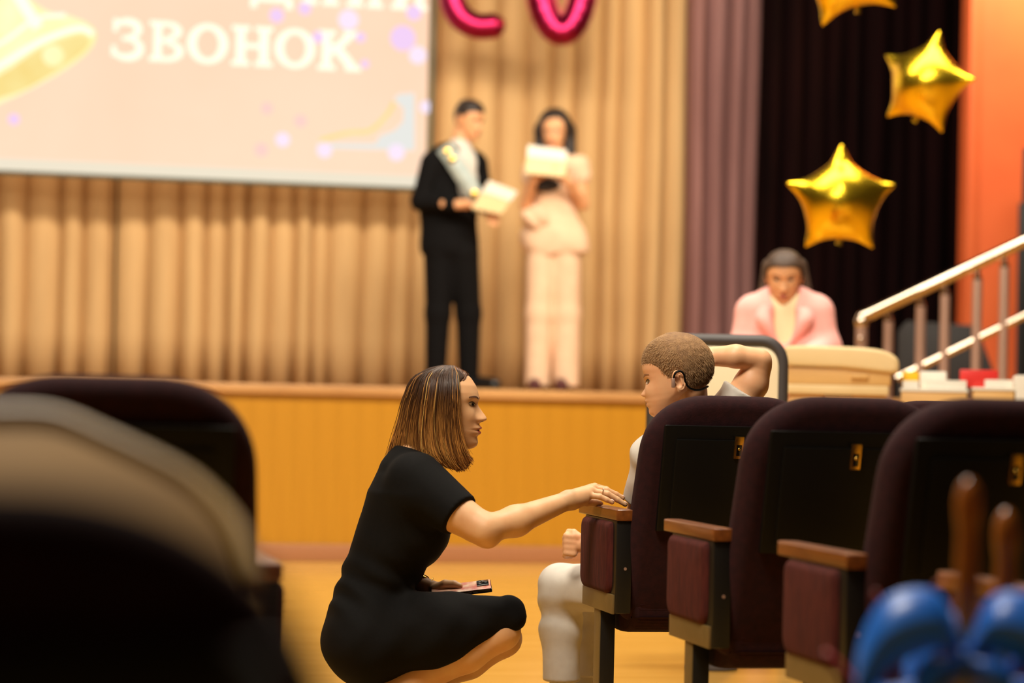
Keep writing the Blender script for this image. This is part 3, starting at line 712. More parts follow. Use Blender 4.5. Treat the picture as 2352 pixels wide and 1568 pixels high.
fp = Frame(1190, 15.36)
def loop_balloon(name, pts, r, label, closed, n=90):
    P = np.array([fp.L(a, b) for a, b in pts]); c = P.mean(0)
    if closed:
        q = spline(np.vstack([P, P[:1]]), n + 1)[:-1]
    else: q = spline(P, n)
    t = tag(empty(name, fp.O + c[0] * fp.ex + np.array([0, 0, c[2]]), -fp.a), label, 'balloon', 'pink foil letter balloons')
    k = np.arange(len(q)); rad = r * (1 + .02 * np.sin(k * 1.9))
    if not closed: rad = rad * np.minimum(1, np.sqrt(np.minimum(k, len(q) - 1 - k) / 7.0 + .06))
    part('foil', tube(q - c, rad, 20, closed=closed), M['pink_foil'], t, auto=80)
    lo = q[np.argmin(q[:, 2])] - c
    part('seam', tube(q - c, rad * 1.04, 20, closed=closed, flat=.04), M['pink_foil'], t, auto=80)
    part('hook', tube([q[len(q) // 2] - c, q[len(q) // 2] - c + np.array([0, .50, .02])], .004, 6), M['steel_dull'], t)
    return t
loop_balloon('letter_balloon', [(1140, -190), (1085, -215), (1046, -170), (1034, -90), (1038, -8), (1056, 36), (1090, 58), (1124, 60), (1160, 52)], .086, 'pink foil letter balloon shaped like a C, left of the round one', False)
loop_balloon('letter_balloon', [(1290 + 54 * math.cos(a), -70 + 142 * math.sin(a)) for a in np.linspace(0, 2 * math.pi, 17)[:-1]], .090, 'pink foil letter balloon shaped like an O', True)

# ------------------------------------------------------------------ people: head builder (millimetres, chin 0, crown 220, faces +x)
def table(z, t, sm=0.0):
    zz, xx = zip(*sorted(t)); zd = np.linspace(-20, 240, 1041); v = np.interp(zd, zz, xx)
    if sm:
        k = np.arange(-int(4 * sm / .25), int(4 * sm / .25) + 1) * .25; g = np.exp(-(k / sm) ** 2 / 2); g /= g.sum()
        v = np.convolve(np.pad(v, len(k) // 2, 'edge'), g, 'valid')
    return np.interp(z, zd, v)
BASE_F = [(220, 2), (216, 24), (210, 40), (200, 58), (190, 70), (170, 84), (150, 91), (135, 92), (122, 89), (105, 89), (90, 90), (76, 91), (66, 92), (56, 92), (46, 91), (36, 89), (26, 88), (16, 86), (8, 80), (3, 72), (0, 62)]
BASE_B = [(220, -4), (216, -28), (210, -45), (200, -62), (190, -73), (170, -87), (150, -93), (130, -93), (110, -88), (90, -78), (75, -64), (60, -38), (48, -8), (36, 8), (24, 22), (12, 38), (4, 50), (0, 56)]
WIDTH = [(220, 4), (216, 26), (210, 40), (200, 53), (190, 61), (170, 71), (150, 75), (130, 75), (112, 72), (95, 69), (80, 66), (65, 62), (50, 56), (36, 48), (24, 39), (14, 31), (6, 22), (0, 8)]
ADULT = [(140, 92.5), (134, 93.5), (128, 92), (122, 90.5), (116, 93), (108, 99), (100, 105.5), (92, 112), (87, 115.5), (83, 116.5), (79, 114), (75.5, 106), (73, 99), (70, 97), (66, 98), (62, 102), (59, 105), (56.5, 103), (54.5, 97), (52.5, 96), (50, 101), (46, 103), (42, 100), (38, 94), (34, 92.5), (28, 94), (20, 95.5), (12, 93), (6, 86), (2, 76), (0, 64)]
CHILD = [(140, 94), (132, 94), (124, 91), (116, 88), (108, 89), (100, 93), (92, 99), (86, 103.5), (82, 104.5), (78, 102), (74.5, 96), (71, 93), (66, 95), (61, 98.5), (58, 97), (55.5, 94), (53.5, 94), (50, 96.5), (45, 97), (40, 92.5), (35, 90), (28, 91), (20, 91), (12, 87), (6, 80), (2, 71), (0, 60)]
class Head:
    def __init__(s, prof=ADULT, eye=121, nosew=1.0, wid=1.0, cheek=1.0, brow=1.0, zs=1.0):
        s.zs = zs
        s.prof, s.eye, s.nw, s.wid, s.ck, s.br = prof, eye, nosew, wid, cheek, brow
    def parts(s, z):
        bf, bb, w = table(z, BASE_F, 2.5), table(z, BASE_B, 2.5), table(z, WIDTH, 2) * s.wid
        v = bb + .32 * (bf - bb); xc = .5 * (v + np.sqrt(v * v + 26 ** 2)); return bf, bb, w, xc
    def detail(s, y, z):
        zr = z; z = z / s.zs; eye = s.eye / s.zs
        bf = table(z, BASE_F, 2.5); zmax = max(p[0] for p in s.prof)
        D = np.where(z <= zmax, table(z, s.prof + [(zmax + 4, float(table(np.array([zmax + 4.]), BASE_F, 2.5)[0]))], 1.1) - bf, 0)
        sig = table(z, [(150, 30), (134, 22), (124, 10), (112, 9.5), (100, 11), (90, 14), (82, 15.5), (76, 15), (72, 16), (66, 20), (55, 23), (44, 22), (36, 20), (26, 24), (10, 26), (0, 26)], 1.5) * s.nw
        x = D * np.exp(-(y / sig) ** 2 * .9)
        ay = np.abs(y)
        x = x + 4.5 * np.exp(-((ay - 13) / 5.0) ** 2 - ((z - 81) / 6.5) ** 2)
        x = x - 8.5 * np.exp(-((ay - 30) / 15) ** 2 - ((z - eye - 1) / 11) ** 2)
        x = x + 3.2 * np.exp(-((ay - 31) / 11.5) ** 2 - ((z - eye) / 7.0) ** 2)
        x = x + s.br * 2.5 * np.exp(-((ay - 28) / 20) ** 2 - ((z - eye - 17) / 7) ** 2)
        x = x + s.ck * 5 * np.exp(-((ay - 42) / 20) ** 2 - ((z - 88) / 20) ** 2)
        return x
    def mesh(s, nz=150, nt=112):
        u = np.linspace(0, 1, nz); z = 220 * (.5 - .5 * np.cos(np.pi * u)) * .35 + 220 * u * .65
        th = np.linspace(0, 2 * np.pi, nt, endpoint=False); c, sn = np.cos(th), np.sin(th); e = 2 / 2.25
        bf, bb, w, xc = s.parts(z); V = []
        ce = np.sign(c) * np.abs(c) ** e; se = np.sign(sn) * np.abs(sn) ** e
        for k in range(nz):
            ax = np.where(c > 0, bf[k] - xc[k], xc[k] - bb[k]); x = xc[k] + ax * ce; y = w[k] * se
            m = np.clip(c * 3, 0, 1); x = x + s.detail(y, np.full(nt, z[k])) * m
            V.append(np.stack([x, y, np.full(nt, z[k])], 1))
        V = np.concatenate(V); F = [(k * nt + j, k * nt + (j + 1) % nt, (k + 1) * nt + (j + 1) % nt, (k + 1) * nt + j) for k in range(nz - 1) for j in range(nt)]
        F.append(tuple(range(nt))[::-1]); F.append(tuple((nz - 1) * nt + j for j in range(nt)))
        return V, F
    def S(s, y, z):
        y = np.asarray(y, float); z = np.asarray(z, float)
        bf, bb, w, xc = s.parts(z); q = np.clip(np.abs(y) / w, 0, .995) ** (2.25 / 2); c = np.sqrt(1 - q * q)
        return xc + (bf - xc) * c ** (2 / 2.25) + s.detail(y, z)
    def patch(s, fy, fz, nu, nv, off):
        u, v = np.meshgrid(np.linspace(-1, 1, nu), np.linspace(-1, 1, nv), indexing='ij'); y, z = fy(u, v), fz(u, v)
        V = np.stack([s.S(y, z) + off, y, z], -1).reshape(-1, 3)
        F = [(i * nv + j, (i + 1) * nv + j, (i + 1) * nv + j + 1, i * nv + j + 1) for i in range(nu - 1) for j in range(nv - 1)]
        return V, F
    def line(s, ys, zs, off, r, n=24):
        p = spline(np.stack([ys, zs], 1), n); V = np.stack([s.S(p[:, 0], p[:, 1]) + off, p[:, 0], p[:, 1]], 1)
        return tube(V, r * (1 - .6 * np.abs(np.linspace(-1, 1, n)) ** 2), 6)
def placer(R, t, sc_):  # head space (mm) -> metres in a figure's frame
    return lambda vf: (np.asarray(vf[0]) / 1000 * sc_ @ R.T + t, vf[1])
def face(h, put, root, brow_m, open_=1.0, gaze=0.0, lids=1.0, lipm='lip', hi=True, lw=1.0, mo=1.9):
    for sg in (-1, 1):
        yc = sg * 31; a = 14.5; b = 5.2 * open_
        fz = lambda u, v: h.eye + v * b * (1 - u * u) ** .8 + sg * 0 + u * sg * 1.2
        e = part('eye', put(h.patch(lambda u, v: yc + u * a, fz, 17, 7, .5)), M['eye_white'], root)
        r = 6.2
        part('iris', put(h.patch(lambda u, v: yc + sg * gaze + u * r, lambda u, v: h.eye + .6 + v * np.minimum(r * np.sqrt(np.maximum(0, 1 - u * u)), b * .93), 13, 9, .95)), M['iris'], e)
        ys = np.linspace(-1, 1, 9); zz = h.eye + b * (1 - ys ** 2) ** .8 + ys * sg * 1.2
        part('upper_lash', put(h.line(yc + ys * a * 1.06, zz + .6, 1.3, 1.5 * lids)), M['lash'], e)
        part('lower_lash', put(h.line(yc + ys * a, h.eye - b * (1 - ys ** 2) ** .8 + ys * sg * 1.2 - .3, .5, .6)), M[brow_m], e)
        ys = np.linspace(-1, 1, 9)
        part('eyebrow', put(h.patch(lambda u, v: sg * (32 + u * 19), lambda u, v: h.eye + 16.5 + 3.5 * (1 - (u - .25) ** 2) + v * 2.6 * (1 - .55 * np.maximum(u, 0)) * (1 - np.maximum(0, -u - .75) * 2), 19, 5, 1.0)), M[brow_m], root)
    q = h.zs
    up = part('lips', join([put(h.patch(lambda u, v: u * 19 * lw, lambda u, v: q * (54.3 - 1.5 * u * u + (v + 1) / 2 * (9.2 * (1 - u * u) ** .8 - 1.2 * np.exp(-(u / .1) ** 2))), 27, 7, .45)),
                            put(h.patch(lambda u, v: u * 17.5 * lw, lambda u, v: q * (52.5 - .8 * u * u - (v + 1) / 2 * 10.2 * (1 - u * u) ** .75), 27, 7, .45))]), M[lipm], root)
    part('mouth_line', put(h.patch(lambda u, v: u * 16 * lw, lambda u, v: q * (53.4 - 1.2 * u * u + v * mo * (1 - u * u)), 21, 5, .7)), M['mouth'], up)
    if hi:
        for sg in (-1, 1): part('nostril', put(h.patch(lambda u, v: sg * 7 + u * 3.4, lambda u, v: q * (76.2 + v * 1.5 * np.sqrt(1 - u * u * .98)), 9, 5, .3)), M['mouth'], root)
def ear(sg, size=1.0):
    """ear in millimetres around (0,0,0); x forward, y outward*sg, z up"""
    def fn(P):
        P = P / size; Q = P.copy(); Q[:, 1] *= sg
        tl = Q @ roty(math.radians(-12)).T
        d = ell((0, 6, 0), (17.5, 6.5, 30))(tl)
        d = smin(d, ell((6, 5, -24), (9, 5, 11))(tl), 6)
        bowl = ell((4, 12.5, -3), (10.5, 7.5, 17))(tl); d = smax(d, -bowl, 2.5)
        groove = ell((-3, 13, 12), (9.5, 5, 12))(tl); d = smax(d, -groove, 2)
        a = np.arctan2(tl[:, 2] / 29, tl[:, 0] / 16.5); rr = np.stack([16 * np.cos(a), np.full_like(a, 9.5), 28 * np.sin(a)], 1)
        ring = np.linalg.norm(tl - rr, axis=1) - (3.0 - 1.6 * (np.abs(((a - math.radians(110)) + math.pi) % (2 * math.pi) - math.pi) > 2.1))
        d = smin(d, ring, 2.5)
        anti = cap((-7, 10, 14), (-7, 10, -14), 2.2, 2.4)(tl); d = smin(d, anti, 3)
        tr = ell((13.5, 9, -4), (4, 4, 6))(tl); return smin(d, tr, 3) * size
    return nets(fn, np.array([-26, -14, -42]) * size, np.array([26, 18, 40]) * size, 1.0 * size)
def hair_shell(h, fn, nz=110, nt=96):
    V, F = h.mesh(nz, nt); c = arr(0, 0, 118); d = V - c; L = np.linalg.norm(d, axis=1)[:, None]
    off = fn(V)[:, None]; return V + d / L * off, F
def strands(paths, rads, cols, name, m, parent, n=3):
    """paths: list of (k,3); one mesh with a colour per vertex"""
    V, F, Cc, base = [], [], [], 0
    for p, r, c in zip(paths, rads, cols):
        v, f = tube(p, r, n, caps=False); V.append(v); F += [tuple(i + base for i in q) for q in f]; base += len(v)
        Cc.append(np.repeat(c, n, axis=0))
    o = link_mesh(name, np.concatenate(V), F, m, parent)
    a = o.data.color_attributes.new('Col', 'FLOAT_COLOR', 'POINT'); Cc = np.concatenate(Cc)
    a.data.foreach_set('color', np.concatenate([Cc, np.ones((len(Cc), 1))], 1).astype(np.float32).ravel())
    return o
def bbox_nets(fn, pts, pad, h):
    P = np.array(pts); return nets(fn, P.min(0) - pad, P.max(0) + pad, h)
def finger(pts, r0, r1, k=.003): 
    n = len(pts); return chain(pts, np.linspace(r0, r1, n), k)

# ------------------------------------------------------------------ crouching woman
fw = Frame(1000, 6.28); L = fw.L
woman = tag(fw.empty('person'), 'woman in a black dress crouching in the aisle, hand on the armrest', 'person')
hd = Head(ADULT, 121, .95, .95)
hs = .995
Rw = rotz(math.radians(-7)) @ roty(math.radians(1))
th_ = L(1015, 1030, 0.0)
putw = placer(Rw, th_, hs)
head = putw(hd.mesh())
hc = lambda x, y, z: np.array([x, y, z]) / 1000 * hs @ Rw.T + th_
# near (right) arm, hand on the armrest
sh = L(985, 1120, -.165); el = L(1112, 1216, -.215); wr = L(1306, 1148, -.075)
elb = L(1122, 1236, -.21)
arm_n = U(.02, cap(sh, el, .047, .037), cap(el, L(1185, 1196, -.165), .037, .038), cap(L(1185, 1196, -.165), wr, .038, .0235), ell(elb, (.024, .026, .024)), cap(L(1040, 1180, -.19), L(1085, 1205, -.2), .046, .04))
kn = {'index': L(1366, 1118, .012), 'middle': L(1362, 1121, -.008), 'ring': L(1358, 1128, -.027), 'little': L(1350, 1137, -.044)}
palm = U(.012, cap(wr, L(1338, 1138, -.035), .021, .0165, ), cap(wr, kn['index'], .018, .0105), cap(wr, kn['middle'], .019, .0115), cap(wr, kn['ring'], .019, .0115), cap(wr, kn['little'], .019, .0105), cap(L(1318, 1154, -.07), L(1342, 1150, -.05), .018, .012))
fing = [finger([kn['index'], L(1392, 1124, .035), L(1411, 1136, .04), L(1424, 1147, .042)], .0098, .0066),
        finger([kn['middle'], L(1393, 1126, -.004), L(1414, 1135, .0), L(1430, 1143, .003)], .0102, .0066),
        finger([kn['ring'], L(1395, 1134, -.026), L(1418, 1147, -.022), L(1436, 1158, -.02)], .0098, .0064),
        finger([kn['little'], L(1377, 1140, -.047), L(1393, 1147, -.046), L(1406, 1153, -.044)], .0088, .0060),
        finger([L(1325, 1150, -.04), L(1348, 1153, .02), L(1368, 1154, .04), L(1384, 1156, .05)], .012, .0078)]
hand_n = U(.004, palm, *fing)
skin_arm = U(.010, arm_n, hand_n)
# far (left) arm holding the phone
she = L(965, 1125, .165); elf = L(885, 1300, .20); wrf = L(985, 1352, .085)
arm_f = U(.02, cap(she, elf, .045, .038), cap(elf, L(945, 1332, .135), .038, .031), cap(L(945, 1332, .135), wrf, .031, .0235))
palf = U(.012, cap(wrf, L(1012, 1362, .075), .021, .02), cap(wrf, L(1020, 1352, .05), .021, .018))
thumb = finger([L(1000, 1352, .05), L(1022, 1341, .035), L(1043, 1341, .028), L(1056, 1345, .025)], .0135, .0082)
ff = [finger([L(1018, 1364, .08), L(1035, 1368, .095), L(1050, 1367, .06), L(1060 + 3 * k, 1364 - 2 * k, .028)], .0095, .0072) for k in range(2)]
ff += [finger([L(1010, 1368, .085), L(1022, 1374, .09), L(1034, 1374, .06), L(1044, 1371, .03)], .0088, .007), finger([L(1004, 1370, .08), L(1012, 1378, .085), L(1020, 1379, .06), L(1030, 1376, .035)], .008, .0065)]
skin_armf = U(.008, arm_f, palf, thumb, *ff)
# legs
legs_f, legpts = [], []
shoe_fs = []
for sg, ox, oy in ((-1, 0, 0), (1, 4, 16)):
    dy = sg * .085
    k_ = L(1152 + ox, 1450 + oy, dy); an = L(893 + ox, 1592 + oy * .3, dy + sg * .01); ba = L(985 + ox, 1655, dy + sg * .012)
    ba[2] = .035
    legs_f += [cap(k_, L(1070 + ox, 1496 + oy, dy), .046, .052), cap(L(1070 + ox, 1496 + oy, dy), an, .052, .036), cap(L(860, 1470, dy), L(1140, 1425, dy), .05, .04), cap(L(1140, 1425, dy), k_, .04, .046), cap(an, ba, .032, .026)]
    legpts += [k_, an, ba]
    shoe_fs.append((an, ba, dy))
neckf = U(.02, cap(hc(-18, 0, 62), L(955, 1062, 0), .050, .056), cap(L(955, 1062, 0), L(940, 1090, 0), .06, .085, (1, 1.4, 1)))
ar = [nets(neckf, L(900, 1110, -.16), L(1060, 940, .16), .005)]
lo = np.minimum.reduce([sh, el, elb]) - .06; hi_ = np.maximum.reduce([sh, el, wr]) + .05
m_arm = nets(skin_arm, lo, np.array([wr[0] + .012, hi_[1], hi_[2]]), .004)
m_hand = bbox_nets(skin_arm, [wr, kn['index'], L(1440, 1160, 0), L(1340, 1175, -.08), kn['middle']], .03, .0016)
m_armf = nets(skin_armf, np.minimum.reduce([she, elf, wrf]) - .06, np.maximum.reduce([she, elf, wrf]) + .03, .0045)
m_handf = bbox_nets(skin_armf, [wrf, L(1070, 1335, .02), L(1040, 1385, .1)], .02, .0018)
legfn = U(.02, *legs_f)
m_leg = bbox_nets(legfn, legpts, .1, .006)
# trim the arm/hand overlap a little so that the finer mesh shows
part('body', join([head] + ar + [m_arm, m_hand, m_armf, m_handf, m_leg]), M['skin'], woman, auto=None)
face(hd, putw, woman, 'brow', .95, -4)
for f_, col in ((L(1436, 1158, -.02), 0), (L(1430, 1143, .003), 0), (L(1406, 1153, -.044), 0)):
    part('nail', xform(ball((0, 0, 0), (.0062, .0048, .0024), 8), R=roty(math.radians(32)), t=f_ + np.array([.001, -.0015, .0048])), M['nail'], woman)
rg = L(1384, 1129.5, -.026); part('ring', tube([rg + .0098 * np.array([0.25 * math.sin(a), math.cos(a), math.sin(a)]) for a in np.linspace(0, 2 * math.pi, 24)[:-1]], .0014, 6, closed=True), M['steel'], woman)
# dress
tor = [(L(856, 1455), .108), (L(868, 1330), .084), (L(914, 1230), .096), (L(944, 1130), .096), (L(946, 1082), .062)]
torso = U(.06, cap(tor[0][0], tor[1][0], tor[0][1], tor[1][1], (1, 1.42, 1)), cap(tor[1][0], tor[2][0], tor[1][1], tor[2][1], (1, 1.28, 1)), cap(tor[2][0], tor[3][0], tor[2][1], tor[3][1], (1, 1.5, 1)), cap(tor[3][0], tor[4][0], tor[3][1], tor[4][1], (1, 1.9, 1)),
          ell(L(858, 1468), (.118, .185, .132)), ell(L(982, 1222, -.06), (.050, .075, .055)), ell(L(982, 1222, .06), (.050, .075, .055)), cap(L(818, 1400), L(812, 1470), .05, .065, (1, 2, 1)))
thigh = U(.045, *[cap(L(850, 1468, sg * .085), L(1000, 1448, sg * .09), .100, .094) for sg in (-1, 1)], *[cap(L(1000, 1448, sg * .09), L(1162, 1414, sg * .085), .094, .054) for sg in (-1, 1)], cap(L(850, 1475), L(1155, 1420), .09, .052), cap(L(1000, 1470), L(1160, 1432), .06, .045))
hemn = L(1204, 1424) - L(945, 1560); hemn = np.array([-(-hemn[2]), 0, -hemn[0]])
hn = np.array([hemn[0], 0, hemn[2]])
hemd = L(945, 1552); dv = L(1206, 1430) - hemd; nrm = np.array([dv[2], 0, -dv[0]])
thigh = cut(thigh, hemd, nrm, .006)
slv = cap(L(958, 1105, -.13), L(1058, 1186, -.2), .074, .060, (1, 1, 1))
sdir = L(1058, 1186, -.2) - L(958, 1105, -.13)
slv = cut(slv, L(1056, 1183, -.2), sdir, .003)
slf = cut(cap(L(950, 1105, .13), L(920, 1210, .19), .074, .06), L(926, 1195, .185), L(920, 1210, .19) - L(950, 1105, .13), .003)
collar = cut(cap(L(948, 1080), L(962, 1030), .075, .055, (1, 1.15, 1)), L(945, 1046), L(975, 1020) - L(945, 1070), .003)
def folds(P):
    return .0035 * np.sin(P[:, 0] * 46 + P[:, 2] * 88 + 3 * np.sin(P[:, 1] * 14)) * np.exp(-((P[:, 2] - L(870, 1340)[2]) / .07) ** 2) + .002 * np.sin(P[:, 0] * 60 - P[:, 2] * 40 + 20 * P[:, 1]) * np.exp(-((P[:, 2] - L(870, 1440)[2]) / .09) ** 2)
base_dress = U(.03, torso, thigh, slv, slf, collar)
dress = lambda P: base_dress(P) + folds(P)
part('dress', bbox_nets(dress, [L(745, 1580, -.28), L(1215, 1030, .28)], .03, .005), M['black_cloth'], woman, auto=None)
hz = [L(1024, 1168, 0)[0]]
# shoes
for an, ba, dy in shoe_fs:
    q = cap(an + np.array([-.008, 0, -.012]), ba + np.array([.0, 0, .0]), .036, .034, (1, 1.05, 1))
    sf = U(.02, q, cap(ba, ba + np.array([.06, 0, -.006]), .032, .022, (1, 1.25, 1)))
    sf = cut(sf, (0, 0, .001), (0, 0, -1), .002)
    o = part('shoe', bbox_nets(cut(sf, an + np.array([.0, 0, -.012]), (.3, 0, 1)), [an, ba + np.array([.09, 0, -.035])], .05, .004), M['shoe_black'], woman, auto=None)
    he = an + np.array([-.03, 0, -.03])
    part('heel', tube([he, (he[0] + .012, he[1], .0)], [.014, .006], 10), M['shoe_black'], o)
# hair: a straight bob that parts on top
gpx = {0.0: [(1044, 841), (1050, 862), (1052, 905), (1052, 950), (1057, 995), (1070, 1035), (1092, 1060)],
       .18: [(1040, 840), (1042, 862), (1043, 910), (1043, 960), (1046, 1010), (1058, 1055), (1078, 1082)],
       .36: [(1030, 839), (1022, 862), (1018, 912), (1016, 965), (1020, 1015), (1034, 1058), (1058, 1088)],
       .55: [(1020, 840), (995, 862), (985, 912), (980, 965), (982, 1010), (992, 1046), (1020, 1070)],
       .75: [(1008, 842), (968, 866), (950, 915), (940, 965), (936, 1005), (938, 1035), (950, 1052)],
       1.0: [(998, 843), (950, 866), (928, 912), (917, 962), (905, 1005), (897, 1030), (890, 1050)]}
gk = sorted(gpx); gpath = {k: spline(np.array([L(*p) for p in gpx[k]])[:, [0, 2]], 22) for k in gk}
hcx, hcz = L(1003, 930)[0], L(1003, 925)[2]
def hguide(s, side, out=0.0):
    a = abs(s); i = min(np.searchsorted(gk, a, 'right') - 1, len(gk) - 2); f = (a - gk[i]) / (gk[i + 1] - gk[i])
    p = gpath[gk[i]] * (1 - f) + gpath[gk[i + 1]] * f
    x, z = p[:, 0], p[:, 1]; t = np.linspace(0, 1, len(p))
    ux = np.clip((x - hcx) / .112, -1, 1); uz = np.clip((z - hcz) / .104, 0, 1)
    yy = .090 * np.sqrt(np.maximum(0, 1 - np.minimum(1, np.abs(ux)) ** 2.2 * .9)) * np.sqrt(np.maximum(0, 1 - uz ** 2))
    yy *= (1 - np.maximum(0, a - .55) / .45 * .97) ; yy = yy * (1 + .08 * t) * np.where(t > .8, 1 - (t - .8) * .5, 1)
    yy = np.maximum(yy, .006 * (1 - a))
    return np.stack([x, side * (yy + out), z], 1)
sheetV, sheetF = [], []
ss = np.concatenate([-np.linspace(0, 1, 26), np.linspace(1, 0, 26)[1:]]); sides = [-1] * 26 + [1] * 25
gs = [hguide(abs(a), sd, -.006) for a, sd in zip(ss, sides)]
ng = len(gs[0])
for g in gs: sheetV.append(g)
sheetF = [(i * ng + j, (i + 1) * ng + j, (i + 1) * ng + j + 1, i * ng + j + 1) for i in range(len(gs) - 1) for j in range(ng - 2)]
hair = part('hair', (np.concatenate(sheetV), sheetF), M['hair_base'], woman, auto=None)
hair.modifiers.new('t', 'SOLIDIFY').thickness = .004
shell = putw(hair_shell(hd, lambda V: np.where((V[:, 2] > 120 + 1.1 * np.maximum(0, V[:, 0] + 5)) & (V[:, 0] < 62), 2.0, -7.0)))
part('hair_crown', shell, M['hair_base'], hair, auto=None)
paths, rads, cols = [], [], []
dk, md, lt_, gd = [np.array(srgb(c)) for c in ((60, 36, 18), (118, 72, 34), (206, 142, 70), (226, 182, 100))]
r_ = np.random.default_rng(4)
for i in range(3000):
    sd = -1 if r_.random() < .68 else 1
    s_ = r_.random() ** .9; g = hguide(s_, sd, r_.uniform(-.004, .004))
    n0 = len(g); e = max(12, int(n0 * r_.uniform(.80, 1.0))); g = g[:e]
    t = np.linspace(0, 1, e)[:, None]
    wob = r_.normal(0, .0034, 3) * t + r_.normal(0, .0010, 3) + np.array([1, 0, 0]) * .0022 * np.sin(t * r_.uniform(4, 9) + r_.uniform(0, 6))
    wob = wob * np.minimum(1, t * 5)
    fly = r_.random() < .03
    g = g + wob + (t ** 2 * r_.normal(0, .012, 3) if fly else 0)
    k = r_.random(); u = np.clip((t - .35) / .6, 0, 1)
    c = dk * (1 - u) + (md if k < .45 else lt_) * u
    if k > .9: c = c * .35 + lt_ * .65
    if k > .982: c = np.repeat(gd[None] * .8, e, 0) * (.75 + .25 * t)
    c = c * r_.uniform(.7, 1.2)
    paths.append(g); rads.append(np.linspace(.0011, .00055, e) * (.6 if fly else 1)); cols.append(np.broadcast_to(c, (e, 3)))
strands(paths, rads, cols, 'hair_strands', M['hair_strand'], hair)
# front wisps over the forehead hairline
paths, rads, cols = [], [], []
for i in range(420):
    sd = r_.choice([-1, 1]); u = r_.random()
    y0 = sd * r_.uniform(1, 9); z0 = 217 - u * 16; x0 = 24 + u * 30
    a_ = np.array([(x0, y0, z0 + 3), (x0 + 6, sd * (20 + 6 * u), z0 - 3), (x0 + 2, sd * (44), z0 - 18), (x0 - 10 - 10 * u, sd * 66, z0 - 45)])
    g = spline(a_, 12) + r_.normal(0, 1.0, 3); g = putw((g, []))[0]
    paths.append(g); rads.append(np.full(12, .0009)); cols.append(np.broadcast_to((dk * .5 + md * .5) * r_.uniform(.7, 1.3), (12, 3)))
strands(paths, rads, cols, 'hairline', M['hair_strand'], hair)
# watch and bracelet on the far wrist
def band(a, b, r, wd, m, name, par, n=28, tilt=None):
    ax = (b - a) / np.linalg.norm(b - a); u = np.cross(ax, arr(0, 0, 1)); u /= np.linalg.norm(u); v = np.cross(ax, u); c = a
    P = []
    for k in range(n):
        t = 2 * math.pi * k / n; d = math.cos(t) * u + math.sin(t) * v
        for rr, ww in ((r, -wd), (r + .0018, -wd), (r + .0018, wd), (r, wd)): P.append(c + d * rr + ax * ww)
    F = [(k * 4 + j, k * 4 + (j + 1) % 4, ((k + 1) % n) * 4 + (j + 1) % 4, ((k + 1) % n) * 4 + j) for k in range(n) for j in range(4)]
    return part(name, (np.array(P), F), m, par)
wa, wb = L(965, 1342, .11), L(978, 1349, .093)
wt = band(wa, wb, .0275, .007, M['black_gloss'], 'watch_strap', woman)
wcc = L(974, 1326, .10)
part('watch_case', xform(ball((0, 0, 0), (.013, .012, .006), 10), R=roty(.45), t=wcc), M['brass'], wt)
part('bracelet', tube([L(983, 1352, .088) + .029 * np.array([.45 * math.sin(a) + .1 * math.cos(a), .85 * math.cos(a), math.sin(a)]) for a in np.linspace(0, 2 * math.pi, 30)[:-1]], .0012, 6, closed=True), M['brass'], woman)
# phone
pa, pb = L(992, 1361, .03), L(1127, 1345, .03)
pc = (pa + pb) / 2; al = math.atan2(pb[2] - pa[2], pb[0] - pa[0])
ph = tag(empty('smartphone', fw.O + pc[0] * fw.ex + pc[1] * fw.ey + np.array([0, 0, pc[2]]), -fw.a), 'smartphone in a beige patterned case held over her lap', 'phone')
RP = roty(-al) @ rotx(math.radians(14))
pb_ = lambda *a, **k: xform(box(*a, **k), R=RP)
part('body', pb_(-.079, .079, -.037, .037, -.0055, .0045, bev=.004), M['phone_side'], ph)
part('case_back', pb_(-.0785, .0785, -.0365, .0365, .004, .0062, bev=.001), M['phone_case'], ph)
cb = part('camera_block', pb_(.042, .074, -.012, .03, .006, .0095, bev=.002), M['black_gloss'], ph)
for q in ((.05, 0), (.066, .008), (.05, .018)): part('lens', xform(lathe([(.006, .009), (.006, .011), (.004, .0115)], 14, (q[0], q[1], 0)), R=RP), M['black_gloss'], cb)
for x_ in (.02, .036): part('side_button', pb_(x_ - .006, x_ + .006, -.0385, -.0365, -.002, .001, bev=.0005), M['steel'], ph)
part('bumper_end', pb_(.074, .0805, -.0375, .0375, -.006, .006, bev=.003), M['black_gloss'], ph)
part('screen', pb_(-.076, .076, -.034, .034, -.0062, -.0054, bev=.0003), M['black_gloss'], ph)

# ------------------------------------------------------------------ boy in the front-row chair
fy = Frame(1560, 6.2); L = fy.L
boy = tag(fy.empty('person'), 'boy in white with cropped hair, one arm raised behind his head', 'person')
hb = Head(CHILD, 101, .92, .98, 1.25, .4, zs=.84); bs = .985
Rb = rotz(math.radians(180 - 7)) @ roty(math.radians(9))
tb_ = L(1558, 874, -.070) - Rb @ np.array([-9, 72, 92]) / 1000 * bs
putb = placer(Rb, tb_, bs); hcb = lambda x, y, z: Rb @ np.array([x, y, z]) / 1000 * bs + tb_
parts_ = [putb(hb.mesh())]
for sg in (1, -1):
    e = ear(sg, .92); e = (e[0] @ rotz(math.radians(sg * 20)).T + np.array([-9, sg * 75, 92]), e[1]); parts_.append(putb(e))
neck = U(.02, cap(hcb(-28, 0, 62), L(1588, 985, .02), .046, .050), cap(L(1588, 985, .02), L(1590, 1010, .02), .06, .08, (1.2, 1, 1)))
